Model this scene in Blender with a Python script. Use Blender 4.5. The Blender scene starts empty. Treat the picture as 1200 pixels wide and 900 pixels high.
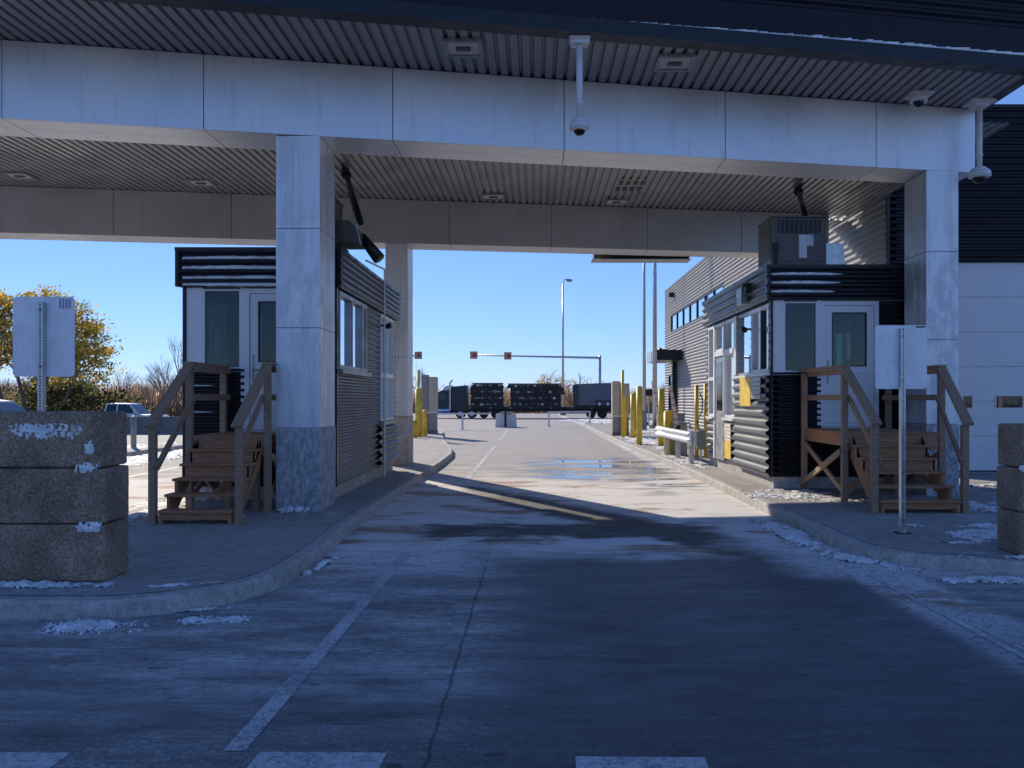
import bpy, bmesh, math, random
from mathutils import Vector, Matrix, Quaternion, noise as mnoise
random.seed(7)
S = bpy.context.scene
COL = S.collection
R = math.radians
SUN_EL, SUN_AZ = 28.0, -30.0     # sun ahead and to the left (degrees from +Y, clockwise)

# ------------------------------------------------------------------ node helper
class NT:
    def __init__(s, name):
        s.m = bpy.data.materials.new(name); s.m.use_nodes = True
        s.t = s.m.node_tree; s.b = s.t.nodes['Principled BSDF']; s.out = s.t.nodes['Material Output']
        s.co = s.t.nodes.new('ShaderNodeTexCoord').outputs['Object']
    def new(s, k): return s.t.nodes.new('ShaderNode' + k)
    def lk(s, a, b): s.t.links.new(a, b)
    def put(s, sock, v):
        if isinstance(v, bpy.types.NodeSocket): s.lk(v, sock)
        elif isinstance(v, (tuple, list)): sock.default_value = (*v[:3], 1) if len(sock.default_value) == 4 else v
        else: sock.default_value = v
    def m_(s, op, a, b=0.0, c=0.0, clamp=False):
        n = s.new('Math'); n.operation = op; n.use_clamp = clamp
        for i, v in enumerate((a, b, c)): s.put(n.inputs[i], v)
        return n.outputs[0]
    def add(s, a, b): return s.m_('ADD', a, b)
    def mul(s, a, b): return s.m_('MULTIPLY', a, b)
    def sub(s, a, b): return s.m_('SUBTRACT', a, b)
    def mx(s, a, b): return s.m_('MAXIMUM', a, b)
    def ss(s, v, lo, hi, a=0.0, b=1.0):
        n = s.new('MapRange'); n.interpolation_type = 'SMOOTHSTEP'
        flip = hi < lo
        if flip: lo, hi, a, b = hi, lo, b, a
        s.put(n.inputs[0], v)
        for i, x in enumerate((lo, hi, a, b)): n.inputs[i + 1].default_value = x
        return n.outputs[0]
    def win(s, v, a, b, c, d): return s.mul(s.ss(v, a, b), s.ss(v, d, c))
    def scl(s, v, sx, sy, sz):
        n = s.new('Mapping'); s.lk(v, n.inputs[0]); n.inputs['Scale'].default_value = (sx, sy, sz); return n.outputs[0]
    def noise(s, scale, det=4, rough=.55, vec=None, dist=0):
        n = s.new('TexNoise'); s.lk(vec or s.co, n.inputs['Vector'])
        n.inputs['Scale'].default_value = scale; n.inputs['Detail'].default_value = det
        n.inputs['Roughness'].default_value = rough; n.inputs['Distortion'].default_value = dist
        return n.outputs['Fac']
    def vor(s, scale, vec=None, feat='F1'):
        n = s.new('TexVoronoi'); n.feature = feat; s.lk(vec or s.co, n.inputs['Vector']); n.inputs['Scale'].default_value = scale
        return n.outputs['Distance']
    def mix(s, f, a, b):
        n = s.new('Mix'); n.data_type = 'RGBA'; s.put(n.inputs[0], f); s.put(n.inputs[6], a); s.put(n.inputs[7], b); return n.outputs[2]
    def fmix(s, f, a, b):
        n = s.new('Mix'); n.data_type = 'FLOAT'; s.put(n.inputs[0], f); s.put(n.inputs[2], a); s.put(n.inputs[3], b); return n.outputs[0]
    def vary(s, col, f, lo, hi):   # multiply colour by a factor between lo and hi
        n = s.new('Mix'); n.data_type = 'RGBA'; n.blend_type = 'MULTIPLY'; n.inputs[0].default_value = 1
        s.put(n.inputs[6], col); v = s.ss(f, .3, .7, lo, hi)
        c = s.new('CombineColor'); [s.lk(v, c.inputs[i]) for i in range(3)]; s.lk(c.outputs[0], n.inputs[7]); return n.outputs[2]
    def mulc(s, a, b):
        n = s.new('Mix'); n.data_type = 'RGBA'; n.blend_type = 'MULTIPLY'; n.inputs[0].default_value = 1
        s.put(n.inputs[6], a); s.put(n.inputs[7], b); return n.outputs[2]
    def xyz(s, v=None):
        n = s.new('SeparateXYZ'); s.lk(v or s.co, n.inputs[0]); return n.outputs
    def bump(s, h, st=.3, d=.02):
        n = s.new('Bump'); s.lk(h, n.inputs['Height']); n.inputs['Strength'].default_value = st; n.inputs['Distance'].default_value = d
        s.lk(n.outputs[0], s.b.inputs['Normal'])
    def fin(s, col, rough=.6, metal=0.0):
        s.put(s.b.inputs['Base Color'], col); s.put(s.b.inputs['Roughness'], rough); s.put(s.b.inputs['Metallic'], metal); return s.m

def basic(name, col, rough=.6, metal=0.0, var=.15, scale=3, bump=0, bscale=40, rv=.12):
    n = NT(name); f = n.noise(scale, 6); g = n.noise(scale * 7, 4)
    c = n.vary(n.vary(col, f, 1 - var, 1 + var), g, 1 - var * .5, 1 + var * .5)
    if bump: n.bump(n.noise(bscale, 5), bump, .01)
    return n.fin(c, n.ss(f, .3, .7, rough - rv, min(1, rough + rv)), metal)

M = {}
M['clad'] = None
def clad_mat(name, col, metal, rough, dirt=.5, frost=0):
    n = NT(name); p = n.xyz()
    big = n.noise(.7, 5, .6); drip = n.noise(3, 5, .6, n.scl(n.co, 3, 3, .25)); fine = n.noise(60, 3)
    c = n.vary(col, big, .9, 1.08)
    c = n.mix(n.mul(n.ss(drip, .52, .75), dirt * .5), c, (.2, .19, .18))
    rg = n.ss(big, .3, .7, rough - .06, rough + .08)
    if frost:
        st = n.ss(n.noise(2.2, 6, .6, n.scl(n.co, 2.6, 2.6, .22), .6), .50, .60); c = n.mix(n.mul(st, .28), c, (.30, .31, .35))
        zm = n.win(p[2], .2, 1.0, 3.4, 5.2)
        fr = n.noise(5, 8, .72, n.scl(n.co, 1, 1, .45)); sp = n.noise(38, 5, .7)
        f = n.mul(n.ss(n.add(n.mul(fr, .75), n.mul(sp, .3)), .50, .60), n.mul(zm, frost))
        c = n.mix(f, c, (.74, .77, .82)); rg = n.fmix(f, rg, .85)
        mt = n.fmix(f, metal, 0.0)
    else: mt = metal
    n.bump(n.add(n.mul(big, .6), n.mul(fine, .03)), .12, .03)
    return n.fin(c, rg, mt)
M['clad'] = clad_mat('aluminium_panel', (.74, .76, .80), .5, .40, .35)
M['colclad'] = clad_mat('aluminium_column', (.72, .74, .78), .45, .42, .45, .8)
M['gap'] = basic('dark_joint', (.015, .015, .017), .8)
M['soffit'] = basic('soffit_metal', (.285, .285, .30), .42, .3, .1, 1.5)
M['silver'] = clad_mat('silver_siding', (.118, .124, .145), .3, .42, .45)
M['wallsilver'] = clad_mat('pale_siding', (.27, .27, .285), .15, .5, .3)
M['charcoal'] = basic('charcoal_siding', (.012, .012, .018), .5, 0, .2, 1.2)
M['charcoal'].node_tree.nodes['Principled BSDF'].inputs['Specular IOR Level'].default_value = .25
M['trim'] = basic('dark_trim', (.018, .019, .024), .4, .3)
M['whitemetal'] = basic('white_frame', (.70, .71, .74), .42, .05, .06, 4)
M['greymetal'] = basic('grey_metal', (.32, .33, .34), .42, .5, .15, 5)
M['galv'] = basic('galvanised_steel', (.50, .52, .54), .38, .75, .18, 9)
M['black'] = basic('black_paint', (.015, .015, .017), .45, .1)
M['lens'] = basic('dark_lens', (.01, .01, .012), .06, 0, .02)
M['hvac'] = basic('hvac_casing', (.11, .10, .09), .5, .35, .2, 3)
M['paper'] = basic('paper_label', (.62, .66, .68), .7)
M['rubber'] = basic('tyre_rubber', (.018, .018, .018), .85)
M['interior'] = basic('interior_wall', (.30, .30, .29), .8)
M['interiordark'] = basic('interior_dark', (.08, .08, .085), .7)
M['lampglass'] = basic('lamp_diffuser', (.55, .55, .53), .3, 0, .04)
M['red'] = basic('red_mark', (.62, .30, .30), .6)
M['orange'] = basic('orange_panel', (.60, .27, .17), .6)
M['duskblue'] = basic('dusk_blue_paint', (.012, .028, .042), .25, .3)
M['chrome'] = basic('chrome', (.7, .7, .72), .15, 1, .03)
M['carwhite'] = basic('white_car_paint', (.62, .64, .67), .22, .05, .03)
M['cardark'] = basic('dark_car_paint', (.05, .055, .075), .2, .3, .03)
M['carglass'] = basic('car_glass', (.02, .03, .045), .06, 0, .02)
M['trailergrey'] = basic('grey_trailer_skin', (.13, .14, .17), .4, .3, .1, 1)
M['beige'] = basic('beige_cabinet', (.50, .46, .38), .6, 0, .1, 2)
M['beigedk'] = basic('grey_cabinet', (.28, .28, .29), .6, 0, .1, 2)
M['bark'] = basic('bark', (.11, .09, .075), .9, 0, .3, 3)
M['twig'] = basic('bare_twig', (.20, .155, .13), .95, 0, .25, .4)
M['leaf1'] = basic('golden_leaf', (.50, .27, .045), .7, 0, .3, .5)
M['leaf2'] = basic('olive_leaf', (.18, .15, .04), .7, 0, .3, .5)
M['leaf3'] = basic('green_leaf', (.075, .095, .03), .7, 0, .3, .5)
M['leaf4'] = basic('pale_orange_leaf', (.52, .30, .14), .7, 0, .3, .5)
def leafmat(name, col):
    n = NT(name); f = n.noise(.6, 5); c = n.vary(col, f, .7, 1.3)
    df = n.new('BsdfDiffuse'); tl = n.new('BsdfTranslucent'); mx = n.new('MixShader'); mx.inputs[0].default_value = .5
    n.lk(c, df.inputs[0]); n.lk(c, tl.inputs[0]); n.lk(df.outputs[0], mx.inputs[1]); n.lk(tl.outputs[0], mx.inputs[2]); n.lk(mx.outputs[0], n.out.inputs[0]); n.t.nodes.remove(n.b); return n.m
M['leaf1'] = leafmat('golden_leaf_thin', (.72, .50, .10)); M['leaf2'] = leafmat('olive_leaf_thin', (.38, .34, .09)); M['leaf3'] = leafmat('green_leaf_thin', (.17, .21, .07)); M['leaf4'] = leafmat('pale_orange_leaf_thin', (.70, .50, .26)); M['brush'] = leafmat('dry_brush_thin', (.42, .29, .20))
M['needle'] = basic('evergreen_needles', (.035, .045, .022), .85, 0, .3, .5)
M['roofmetal'] = basic('blue_metal_roof', (.16, .22, .32), .45, .3)

def yellow(name):
    n = NT(name); f = n.noise(4, 6, .6); s = n.noise(22, 5, .65)
    c = n.vary((.82, .56, .05), f, .8, 1.1)
    c = n.mix(n.mul(n.ss(s, .6, .72), .7), c, (.22, .16, .09))
    n.bump(s, .1, .01); return n.fin(c, .5)
M['yellow'] = yellow('safety_yellow')

def wood():
    n = NT('weathered_lumber')
    g = n.noise(4, 8, .65, n.scl(n.co, 4, 4, 4)); gr = n.noise(9, 7, .7, n.scl(n.co, 1, 7, 9))
    c = n.mix(n.ss(gr, .35, .65), (.23, .13, .075), (.43, .275, .18))
    c = n.mix(n.mul(n.ss(g, .45, .7), .55), c, (.30, .27, .25))
    n.bump(gr, .25, .01); return n.fin(c, .8)
M['wood'] = wood()
def woodred():
    n = NT('reddish_lumber')
    gr = n.noise(9, 7, .7, n.scl(n.co, .8, 7, 9)); g = n.noise(3, 5)
    c = n.mix(n.ss(gr, .35, .65), (.28, .12, .055), (.50, .26, .13))
    c = n.mix(n.mul(n.ss(g, .5, .7), .4), c, (.26, .21, .18))
    n.bump(gr, .2, .01); return n.fin(c, .8)
M['woodred'] = woodred()

def block():
    n = NT('aggregate_concrete')
    v = n.vor(60); f = n.noise(2.2, 6, .6); s = n.noise(120, 4, .7); k = n.noise(28, 5, .7)
    c = n.mix(n.ss(s, .38, .62), (.22, .15, .105), (.46, .33, .24))
    c = n.mix(n.mul(n.ss(n.noise(55, 3, .8), .48, .60), .75), c, (.11, .072, .045)); c = n.mix(n.mul(n.ss(n.noise(42, 3, .8, n.scl(n.co, 1, 1, 1.3)), .58, .66), .6), c, (.58, .44, .33))
    c = n.vary(c, f, .7, 1.25); c = n.vary(c, k, .8, 1.2)
    n.bump(n.add(n.mul(s, .6), n.mul(v, .6)), .4, .01); return n.fin(c, .92)
M['block'] = block()

def snowm():
    n = NT('snow'); f = n.noise(18, 7, .7); g = n.noise(3, 4)
    c = n.mix(n.ss(g, .45, .7), (.84, .86, .89), (.56, .53, .50)); c = n.vary(c, n.noise(9, 6, .7), .75, 1.1)
    n.bump(f, .6, .02); return n.fin(c, .75)
M['snow'] = snowm()

def conc(name, col, warm=(.33, .29, .25), snowy=0.0):
    n = NT(name); f = n.noise(.8, 6, .6); s = n.noise(70, 4, .7); k = n.noise(5, 7, .65, n.scl(n.co, 1, 1.6, 1))
    c = n.mix(n.ss(f, .35, .7), col, warm)
    c = n.vary(c, k, .80, 1.12); c = n.vary(c, s, .74, 1.18); c = n.vary(c, n.noise(14, 6, .75), .78, 1.14)
    crack = n.ss(n.noise(2.1, 8, .75), .70, .74)
    c = n.mix(n.mul(crack, .6), c, (.09, .08, .075))
    r = .85
    if snowy:
        m = n.ss(n.add(n.mul(n.noise(1.1, 7, .7), .75), n.mul(n.noise(30, 4, .7), .25)), .56, .66)
        c = n.mix(n.mul(m, snowy), c, (.72, .75, .80))
    n.bump(n.add(n.mul(s, .3), k), .3, .012); return n.fin(c, r)
M['curb'] = conc('curb_concrete', (.46, .45, .44), (.42, .39, .36), snowy=.5)
M['walk'] = conc('sidewalk_concrete', (.38, .375, .37), (.33, .315, .30), snowy=.6)
M['plinth'] = conc('plinth_concrete', (.23, .23, .23), (.19, .185, .18))
def plfrost():
    n = NT('frosted_concrete'); p = n.xyz(); s = n.noise(55, 4, .7)
    fr = n.noise(9, 9, .8, n.scl(n.co, 1.6, 1.6, .7), .3)
    c = n.vary((.25, .255, .265), n.noise(2), .8, 1.15)
    f = n.mul(n.ss(n.add(n.mul(fr, .7), n.mul(s, .3)), .42, .60), n.ss(n.add(p[2], n.mul(p[0], .5)), -1.9, -1.2, .25, 1))
    c = n.mix(n.mul(f, .7), c, (.70, .73, .78)); n.bump(n.add(s, fr), .3, .02); return n.fin(c, .85)
M['plfrost'] = plfrost()

def road():
    n = NT('road_concrete'); X, Y, Z = n.xyz()
    wob = n.sub(n.noise(.55, 5, .6), .5); wob2 = n.sub(n.noise(2.3, 6, .65, n.scl(n.co, .5, 1.3, 1)), .5)
    Yw = n.add(Y, n.add(n.mul(wob, 2.2), n.mul(wob2, 1.6))); Xw = n.add(X, n.mul(wob2, 1.6))
    big = n.noise(.33, 6, .62); med = n.noise(1.6, 7, .65, n.scl(n.co, .45, 1.5, 1)); fine = n.noise(85, 4, .75); grit = n.noise(32, 5, .8)
    streak = n.noise(2.4, 8, .72, n.scl(n.co, .55, 1.7, 1))
    broom = n.noise(1.0, 6, .75, n.scl(n.co, 1.6, 34, 1)); coarse = n.noise(13, 6, .78); pits = n.noise(46, 3, .6)
    base = n.mix(n.ss(big, .35, .68), (.36, .355, .35), (.46, .45, .445))
    base = n.vary(base, med, .58, 1.22); base = n.vary(base, coarse, .66, 1.3); base = n.vary(base, fine, .72, 1.22); base = n.vary(base, streak, .72, 1.18); base = n.vary(base, broom, .74, 1.2)
    base = n.mix(n.mul(n.ss(pits, .66, .74), .55), base, (.06, .06, .062))
    tyre = n.mx(n.win(Xw, .0, .35, .75, 1.15), n.win(Xw, 1.9, 2.2, 2.6, 3.0))
    base = n.mix(n.mul(n.mul(tyre, n.ss(med, .35, .65)), .35), base, (.08, .08, .082))
    # far yard is paler, drier concrete
    base = n.mix(n.mul(n.ss(Yw, 19, 27), .75), base, n.vary(n.vary((.36, .34, .33), streak, .8, 1.08), fine, .92, 1.05))
    # the darker, worn wheel lane in front
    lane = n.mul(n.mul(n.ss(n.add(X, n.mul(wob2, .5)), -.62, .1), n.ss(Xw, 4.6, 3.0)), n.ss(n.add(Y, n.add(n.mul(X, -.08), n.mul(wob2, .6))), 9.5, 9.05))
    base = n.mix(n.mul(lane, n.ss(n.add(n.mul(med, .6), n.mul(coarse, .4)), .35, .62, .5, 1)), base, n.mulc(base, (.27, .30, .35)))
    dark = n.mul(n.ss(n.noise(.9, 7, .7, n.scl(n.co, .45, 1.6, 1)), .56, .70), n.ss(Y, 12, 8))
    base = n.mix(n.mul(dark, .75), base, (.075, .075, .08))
    # grime across the wheel path right at the stop line
    gm = n.mul(n.win(Yw, 2.0, 2.6, 4.3, 5.8), n.ss(n.add(n.mul(grit, .5), n.mul(coarse, .5)), .40, .56))
    base = n.mix(n.mul(gm, .7), base, (.06, .055, .055)); base = n.vary(base, n.ss(Yw, 3.0, 5.6), .62, 1.02) if False else base
    # rubber spots
    sp = n.ss(n.noise(3.4, 3, .5, n.scl(n.co, 1, 2.2, 1)), .68, .72)
    base = n.mix(n.mul(sp, .7), base, (.04, .04, .042))
    # joints of the slabs
    def line(v, at, w=.007):
        return n.ss(n.m_('ABSOLUTE', n.sub(v, at)), w, w * .45)
    jit = n.add(Y, n.add(n.mul(X, .078), n.mul(n.noise(6, 4), .03)))
    j = n.mx(line(jit, 5.78, .009), n.mx(line(jit, 9.4, .01), n.mx(line(jit, 26.2, .03), n.mx(line(jit, 34.5, .035), line(jit, 43, .04)))))
    xj = n.add(X, n.mul(n.noise(7, 6, .7), .06))
    j = n.mx(j, n.mul(line(xj, -.50, .014), n.ss(Y, 11, 8)))
    base = n.mix(n.mul(j, .6), base, (.03, .03, .032))
    # thin packed snow, sand and salt around the booths
    zone = n.mul(n.win(Yw, 9.1, 10.0, 17.5, 21.0), n.win(X, -14, -12.4, 3.4, 4.2))
    edge = n.mul(n.ss(n.sub(Y, n.mul(n.add(X, 2.4), -1.0)), 8.9, 9.7), 1)
    blot = n.noise(.75, 9, .75, n.scl(n.co, .9, 1.05, 1), .4)
    pat = n.add(n.mul(n.noise(2.6, 8, .75, n.scl(n.co, .9, 1.1, 1)), .30), n.add(n.mul(blot, .36), n.mul(n.add(n.mul(grit, .5), n.mul(n.noise(60, 3, .8), .5)), .42)))
    pat = n.add(pat, n.mul(n.win(Yw, 12.2, 13.6, 17.0, 19.5), .05))
    sn = n.mul(n.mul(zone, edge), n.ss(pat, .475, .535))
    # crust beside the lane line, and the drift along the right kerb
    cr1 = n.mul(n.win(Xw, -2.6, -2.2, -1.1, -.3), n.win(Yw, 7.8, 9.3, 13.5, 15))
    kerbx = n.add(X, n.mul(wob2, 1.2)); cr2 = n.mul(n.win(kerbx, 2.3, 3.0, 4.2, 5.0), n.win(Y, 8.0, 8.8, 13.5, 15.5))
    cr3 = n.mul(n.win(X, 3.0, 3.2, 3.7, 3.9), n.ss(Yw, 8.6, 5.0, 1, .3))
    crm = n.mul(n.mx(cr3, n.mx(cr1, cr2)), n.ss(n.add(n.mul(coarse, .5), n.mul(grit, .5)), .41, .51))
    sn = n.mx(sn, n.mul(crm, .9))
    # dark melted arc through it, plus a dark diagonal band
    my = n.add(Y, n.mul(wob2, 2.0)); mxx = n.add(X, n.mul(wob, 2.0))
    melt = n.mul(n.win(my, 10.55, 11.0, 11.7, 12.2), n.win(mxx, -1.9, -1.2, 1.8, 2.6))
    mk = n.add(my, n.mul(X, 1.7))
    diag_band = n.mul(n.win(mk, 12.9, 13.5, 14.8, 15.7), n.win(mxx, -1.7, -.9, 2.1, 2.8))
    melt = n.m_('MULTIPLY', n.mx(melt, diag_band), n.ss(n.add(n.mul(blot, .5), n.mul(grit, .5)), .34, .47), clamp=True)
    melt = n.mul(melt, n.sub(1.0, n.mul(cr2, .9)))
    sn = n.mul(sn, n.sub(1.0, n.mul(melt, .95)))
    bare = n.mul(n.win(n.sub(Yw, n.mul(X, .2)), 10.1, 10.5, 10.9, 11.4), 0.0)
    sand = n.mix(n.ss(n.noise(.9, 8, .68, n.scl(n.co, .6, 1.3, 1), .5), .50, .62), (.78, .77, .77), (.40, .25, .17)); sand = n.vary(sand, grit, .78, 1.08)
    base = n.mix(n.mul(melt, .92), base, n.mix(n.ss(grit, .4, .62), (.014, .012, .012), (.06, .048, .04)))
    base = n.mix(n.mul(sn, .92), base, sand)
    # light dusting in the rest of the lane and the yard
    d1 = n.mul(n.ss(n.add(n.mul(streak, .5), n.mul(grit, .5)), .57, .66), n.ss(Y, 5, 9.5, .2, .6)); d1 = n.mul(d1, n.sub(1.0, n.mul(melt, .95)))
    base = n.mix(n.mul(d1, .7), base, (.60, .62, .66))
    # puddles of melt water
    pz = n.mul(n.win(Yw, 17.0, 19.5, 24, 27), n.win(Xw, -1.2, .8, 3.2, 3.9))
    pz2 = n.mul(n.win(Yw, 15.5, 16.5, 19.0, 20.5), n.win(Xw, 2.0, 2.5, 3.4, 3.8))
    wet = n.mul(n.mx(pz, pz2), n.ss(n.noise(.75, 5, .6, n.scl(n.co, .5, 1.2, 1)), .48, .57))
    base = n.mix(n.mul(wet, .6), base, (.07, .07, .075))
    rg = n.fmix(wet, n.fmix(n.mul(lane, .6), .85, .58), .05)
    h = n.add(n.mul(fine, .3), n.add(n.mul(grit, .4), n.mul(sn, .8)))
    n.bump(n.mul(h, n.sub(1.0, wet)), .35, .015)
    return n.fin(base, rg)
M['road'] = road()

def ground():
    n = NT('dry_grass_ground'); X, Y, Z = n.xyz(); f = n.noise(.05, 7, .65); g = n.noise(1.2, 6, .7)
    c = n.mix(n.ss(f, .4, .6), (.15, .115, .065), (.22, .17, .10)); c = n.vary(c, g, .6, 1.3)
    s = n.mul(n.ss(n.noise(.16, 7, .7), .54, .62), .8)
    c = n.mix(s, c, (.72, .74, .78)); n.bump(g, .5, .1); return n.fin(c, .95)
M['ground'] = ground()

def paint():
    n = NT('road_paint_white'); w = n.noise(28, 6, .8); b = n.noise(2.5, 5, .7)
    k = n.ss(n.add(n.mul(w, .7), n.mul(b, .4)), .50, .64)
    c = n.mix(n.mul(k, .9), (.52, .53, .55), (.20, .20, .21)); n.bump(w, .2, .004); return n.fin(c, .7)
M['paint'] = paint()

def glass(name, tint, gl=.0):
    n = NT(name); t = n.t
    tr = n.new('BsdfTransparent'); tr.inputs[0].default_value = (*tint, 1)
    gs = n.new('BsdfGlossy'); gs.inputs['Roughness'].default_value = .015; gs.inputs[0].default_value = (.93, .97, 1, 1)
    fr = n.new('Fresnel'); fr.inputs[0].default_value = 1.6
    mx = n.new('MixShader'); n.lk(n.m_('ADD', n.mul(fr.outputs[0], 1.0), gl, clamp=True), mx.inputs[0]); n.lk(tr.outputs[0], mx.inputs[1]); n.lk(gs.outputs[0], mx.inputs[2])
    n.lk(mx.outputs[0], n.out.inputs[0]); t.nodes.remove(n.b); return n.m
M['glass'] = glass('window_glass', (.58, .70, .70), -.02)
M['skyglass'] = glass('coated_glass', (.14, .19, .22), .58)

# ------------------------------------------------------------------ mesh helper
def origin_of(p):
    v = Vector((0, 0, 0))
    while p is not None: v += p.location; p = p.parent
    return v
class MB:
    def __init__(s): s.v = []; s.f = []; s.mi = []; s.k = 0
    def addf(s, vs, fs, mi=None):
        o = len(s.v); s.v += [Vector(v) for v in vs]
        for f in fs: s.f.append([i + o for i in f]); s.mi.append(s.k if mi is None else mi)
        return s
    def box(s, x0, x1, y0, y1, z0, z1):
        v = [(x, y, z) for z in (z0, z1) for y in (y0, y1) for x in (x0, x1)]
        return s.addf(v, [(0, 2, 3, 1), (4, 5, 7, 6), (0, 1, 5, 4), (2, 6, 7, 3), (0, 4, 6, 2), (1, 3, 7, 5)])
    def hexa(s, b, t):   # bottom 4 and top 4 points, both counter-clockwise
        return s.addf(list(b) + list(t), [(3, 2, 1, 0), (4, 5, 6, 7), (0, 1, 5, 4), (1, 2, 6, 5), (2, 3, 7, 6), (3, 0, 4, 7)])
    def bar(s, p, q, w, h, up=(0, 0, 1)):
        p, q = Vector(p), Vector(q); d = (q - p).normalized(); up = Vector(up)
        if abs(d.dot(up)) > .99: up = Vector((0, 1, 0))
        a = d.cross(up).normalized(); b = a.cross(d).normalized()
        a *= w / 2; b *= h / 2
        return s.hexa([p - a - b, p + a - b, q + a - b, q - a - b], [p - a + b, p + a + b, q + a + b, q - a + b])
    def tube(s, p, q, r, r2=None, n=12, cap=True):
        r2 = r if r2 is None else r2; p, q = Vector(p), Vector(q); d = (q - p)
        if d.length < 1e-6: return s
        d.normalize(); up = Vector((0, 0, 1)) if abs(d.z) < .95 else Vector((1, 0, 0))
        a = d.cross(up).normalized(); b = a.cross(d)
        vs = []
        for c, rr in ((p, r), (q, r2)):
            for i in range(n):
                t = 2 * math.pi * i / n; vs.append(c + (a * math.cos(t) + b * math.sin(t)) * rr)
        fs = [(i, (i + 1) % n, n + (i + 1) % n, n + i) for i in range(n)]
        fs = [f[::-1] for f in fs]
        if cap: fs += [list(range(n)), list(range(2 * n - 1, n - 1, -1))]
        return s.addf(vs, fs)
    def path(s, pts, r, n=8):
        for a, b in zip(pts, pts[1:]): s.tube(a, b, r, r, n)
        for p in pts[1:-1]: s.ball(p, r * 1.02, 6, 4)
        return s
    def ball(s, c, r, n=12, m=8, sx=1, sy=1, sz=1, z0=-1, z1=1):
        c = Vector(c); vs = []; fs = []
        a0, a1 = math.asin(z0), math.asin(z1)
        for j in range(m + 1):
            a = a0 + (a1 - a0) * j / m
            for i in range(n):
                t = 2 * math.pi * i / n; vs.append(c + Vector((math.cos(a) * math.cos(t) * r * sx, math.cos(a) * math.sin(t) * r * sy, math.sin(a) * r * sz)))
        for j in range(m):
            for i in range(n): fs.append((j * n + i, j * n + (i + 1) % n, (j + 1) * n + (i + 1) % n, (j + 1) * n + i))
        return s.addf(vs, fs)
    def prism(s, pts, d):   # planar outline (list of 3D points) extruded by vector d
        n = len(pts); d = Vector(d); pts = [Vector(p) for p in pts]
        vs = pts + [p + d for p in pts]
        fs = [list(range(n))[::-1], list(range(n, 2 * n))] + [(i, (i + 1) % n, n + (i + 1) % n, n + i) for i in range(n)]
        return s.addf(vs, fs)
    def build(s, name, mat, parent=None, bevel=0, smooth=False, label=None):
        off = origin_of(parent) if parent is not None else Vector((0, 0, 0))
        me = bpy.data.meshes.new(name); me.from_pydata([v - off for v in s.v], [], s.f)
        for m in (mat if isinstance(mat, (list, tuple)) else [mat]): me.materials.append(m)
        for p, i in zip(me.polygons, s.mi): p.material_index = i; p.use_smooth = smooth
        bm = bmesh.new(); bm.from_mesh(me); bmesh.ops.recalc_face_normals(bm, faces=bm.faces); bm.to_mesh(me); bm.free()
        o = bpy.data.objects.new(name, me); COL.objects.link(o)
        if parent is not None: o.parent = parent
        if bevel:
            b = o.modifiers.new('Bevel', 'BEVEL'); b.width = bevel; b.segments = 2; b.limit_method = 'ANGLE'; b.angle_limit = R(40)
        if label: o['label'] = label
        return o
def tag(o, label, cat, group=None):
    o['label'] = label; o['category'] = cat
    if group: o['group'] = group
    return o
def thing(name, label, cat, loc=(0, 0, 0), group=None):
    o = bpy.data.objects.new(name, None); COL.objects.link(o); o.location = loc; o.empty_display_size = .3
    return tag(o, label, cat, group)
def struct(o, kind='structure'): o['kind'] = kind; return o
def copy_tree(o, parent=None):
    c = o.copy(); COL.objects.link(c); c.parent = parent
    for ch in list(o.children): copy_tree(ch, c)
    return c
def B(x0, x1, y0, y1, z0, z1): return MB().box(x0, x1, y0, y1, z0, z1)

# corrugated sheet: along a-b (horizontal), z0..z1, ribs horizontal, outward normal nrm
PR = [(0, 0), (.28, 0), (.42, .6), (.5, 1), (.74, 1), (.86, .45), (1, 0)]
def corr(mb, a, b, z0, z1, nrm, pitch=.16, dep=.035, seg=6, phase=0.0):
    a, b, nrm = Vector(a), Vector(b), Vector(nrm)
    prof = [(0, 0), (.28, 0), (.42, .6), (.5, 1), (.74, 1), (.86, .45)]      # rounded rib
    zs = [z0]; k = math.floor((z0 - phase) / pitch) - 1
    while True:
        done = False
        for t, h in prof:
            z = phase + (k + t) * pitch
            if z > z1 + 1e-6: done = True; break
            if z > z0 + 1e-4: zs.append(z)
        if done: break
        k += 1
    zs.append(z1)
    def hh(z):
        t = ((z - phase) / pitch) % 1.0
        for (a0, b0), (a1, b1) in zip(PR, PR[1:]):
            if t <= a1: return b0 + (b1 - b0) * (t - a0) / (a1 - a0)
        return 0
    vs = []; fs = []
    for z in zs:
        o = nrm * (hh(z) * dep); vs += [Vector((a.x, a.y, z)) + o, Vector((b.x, b.y, z)) + o]
    for i in range(len(zs) - 1): fs.append((2 * i, 2 * i + 1, 2 * i + 3, 2 * i + 2))
    return mb.addf(vs, fs)
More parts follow.
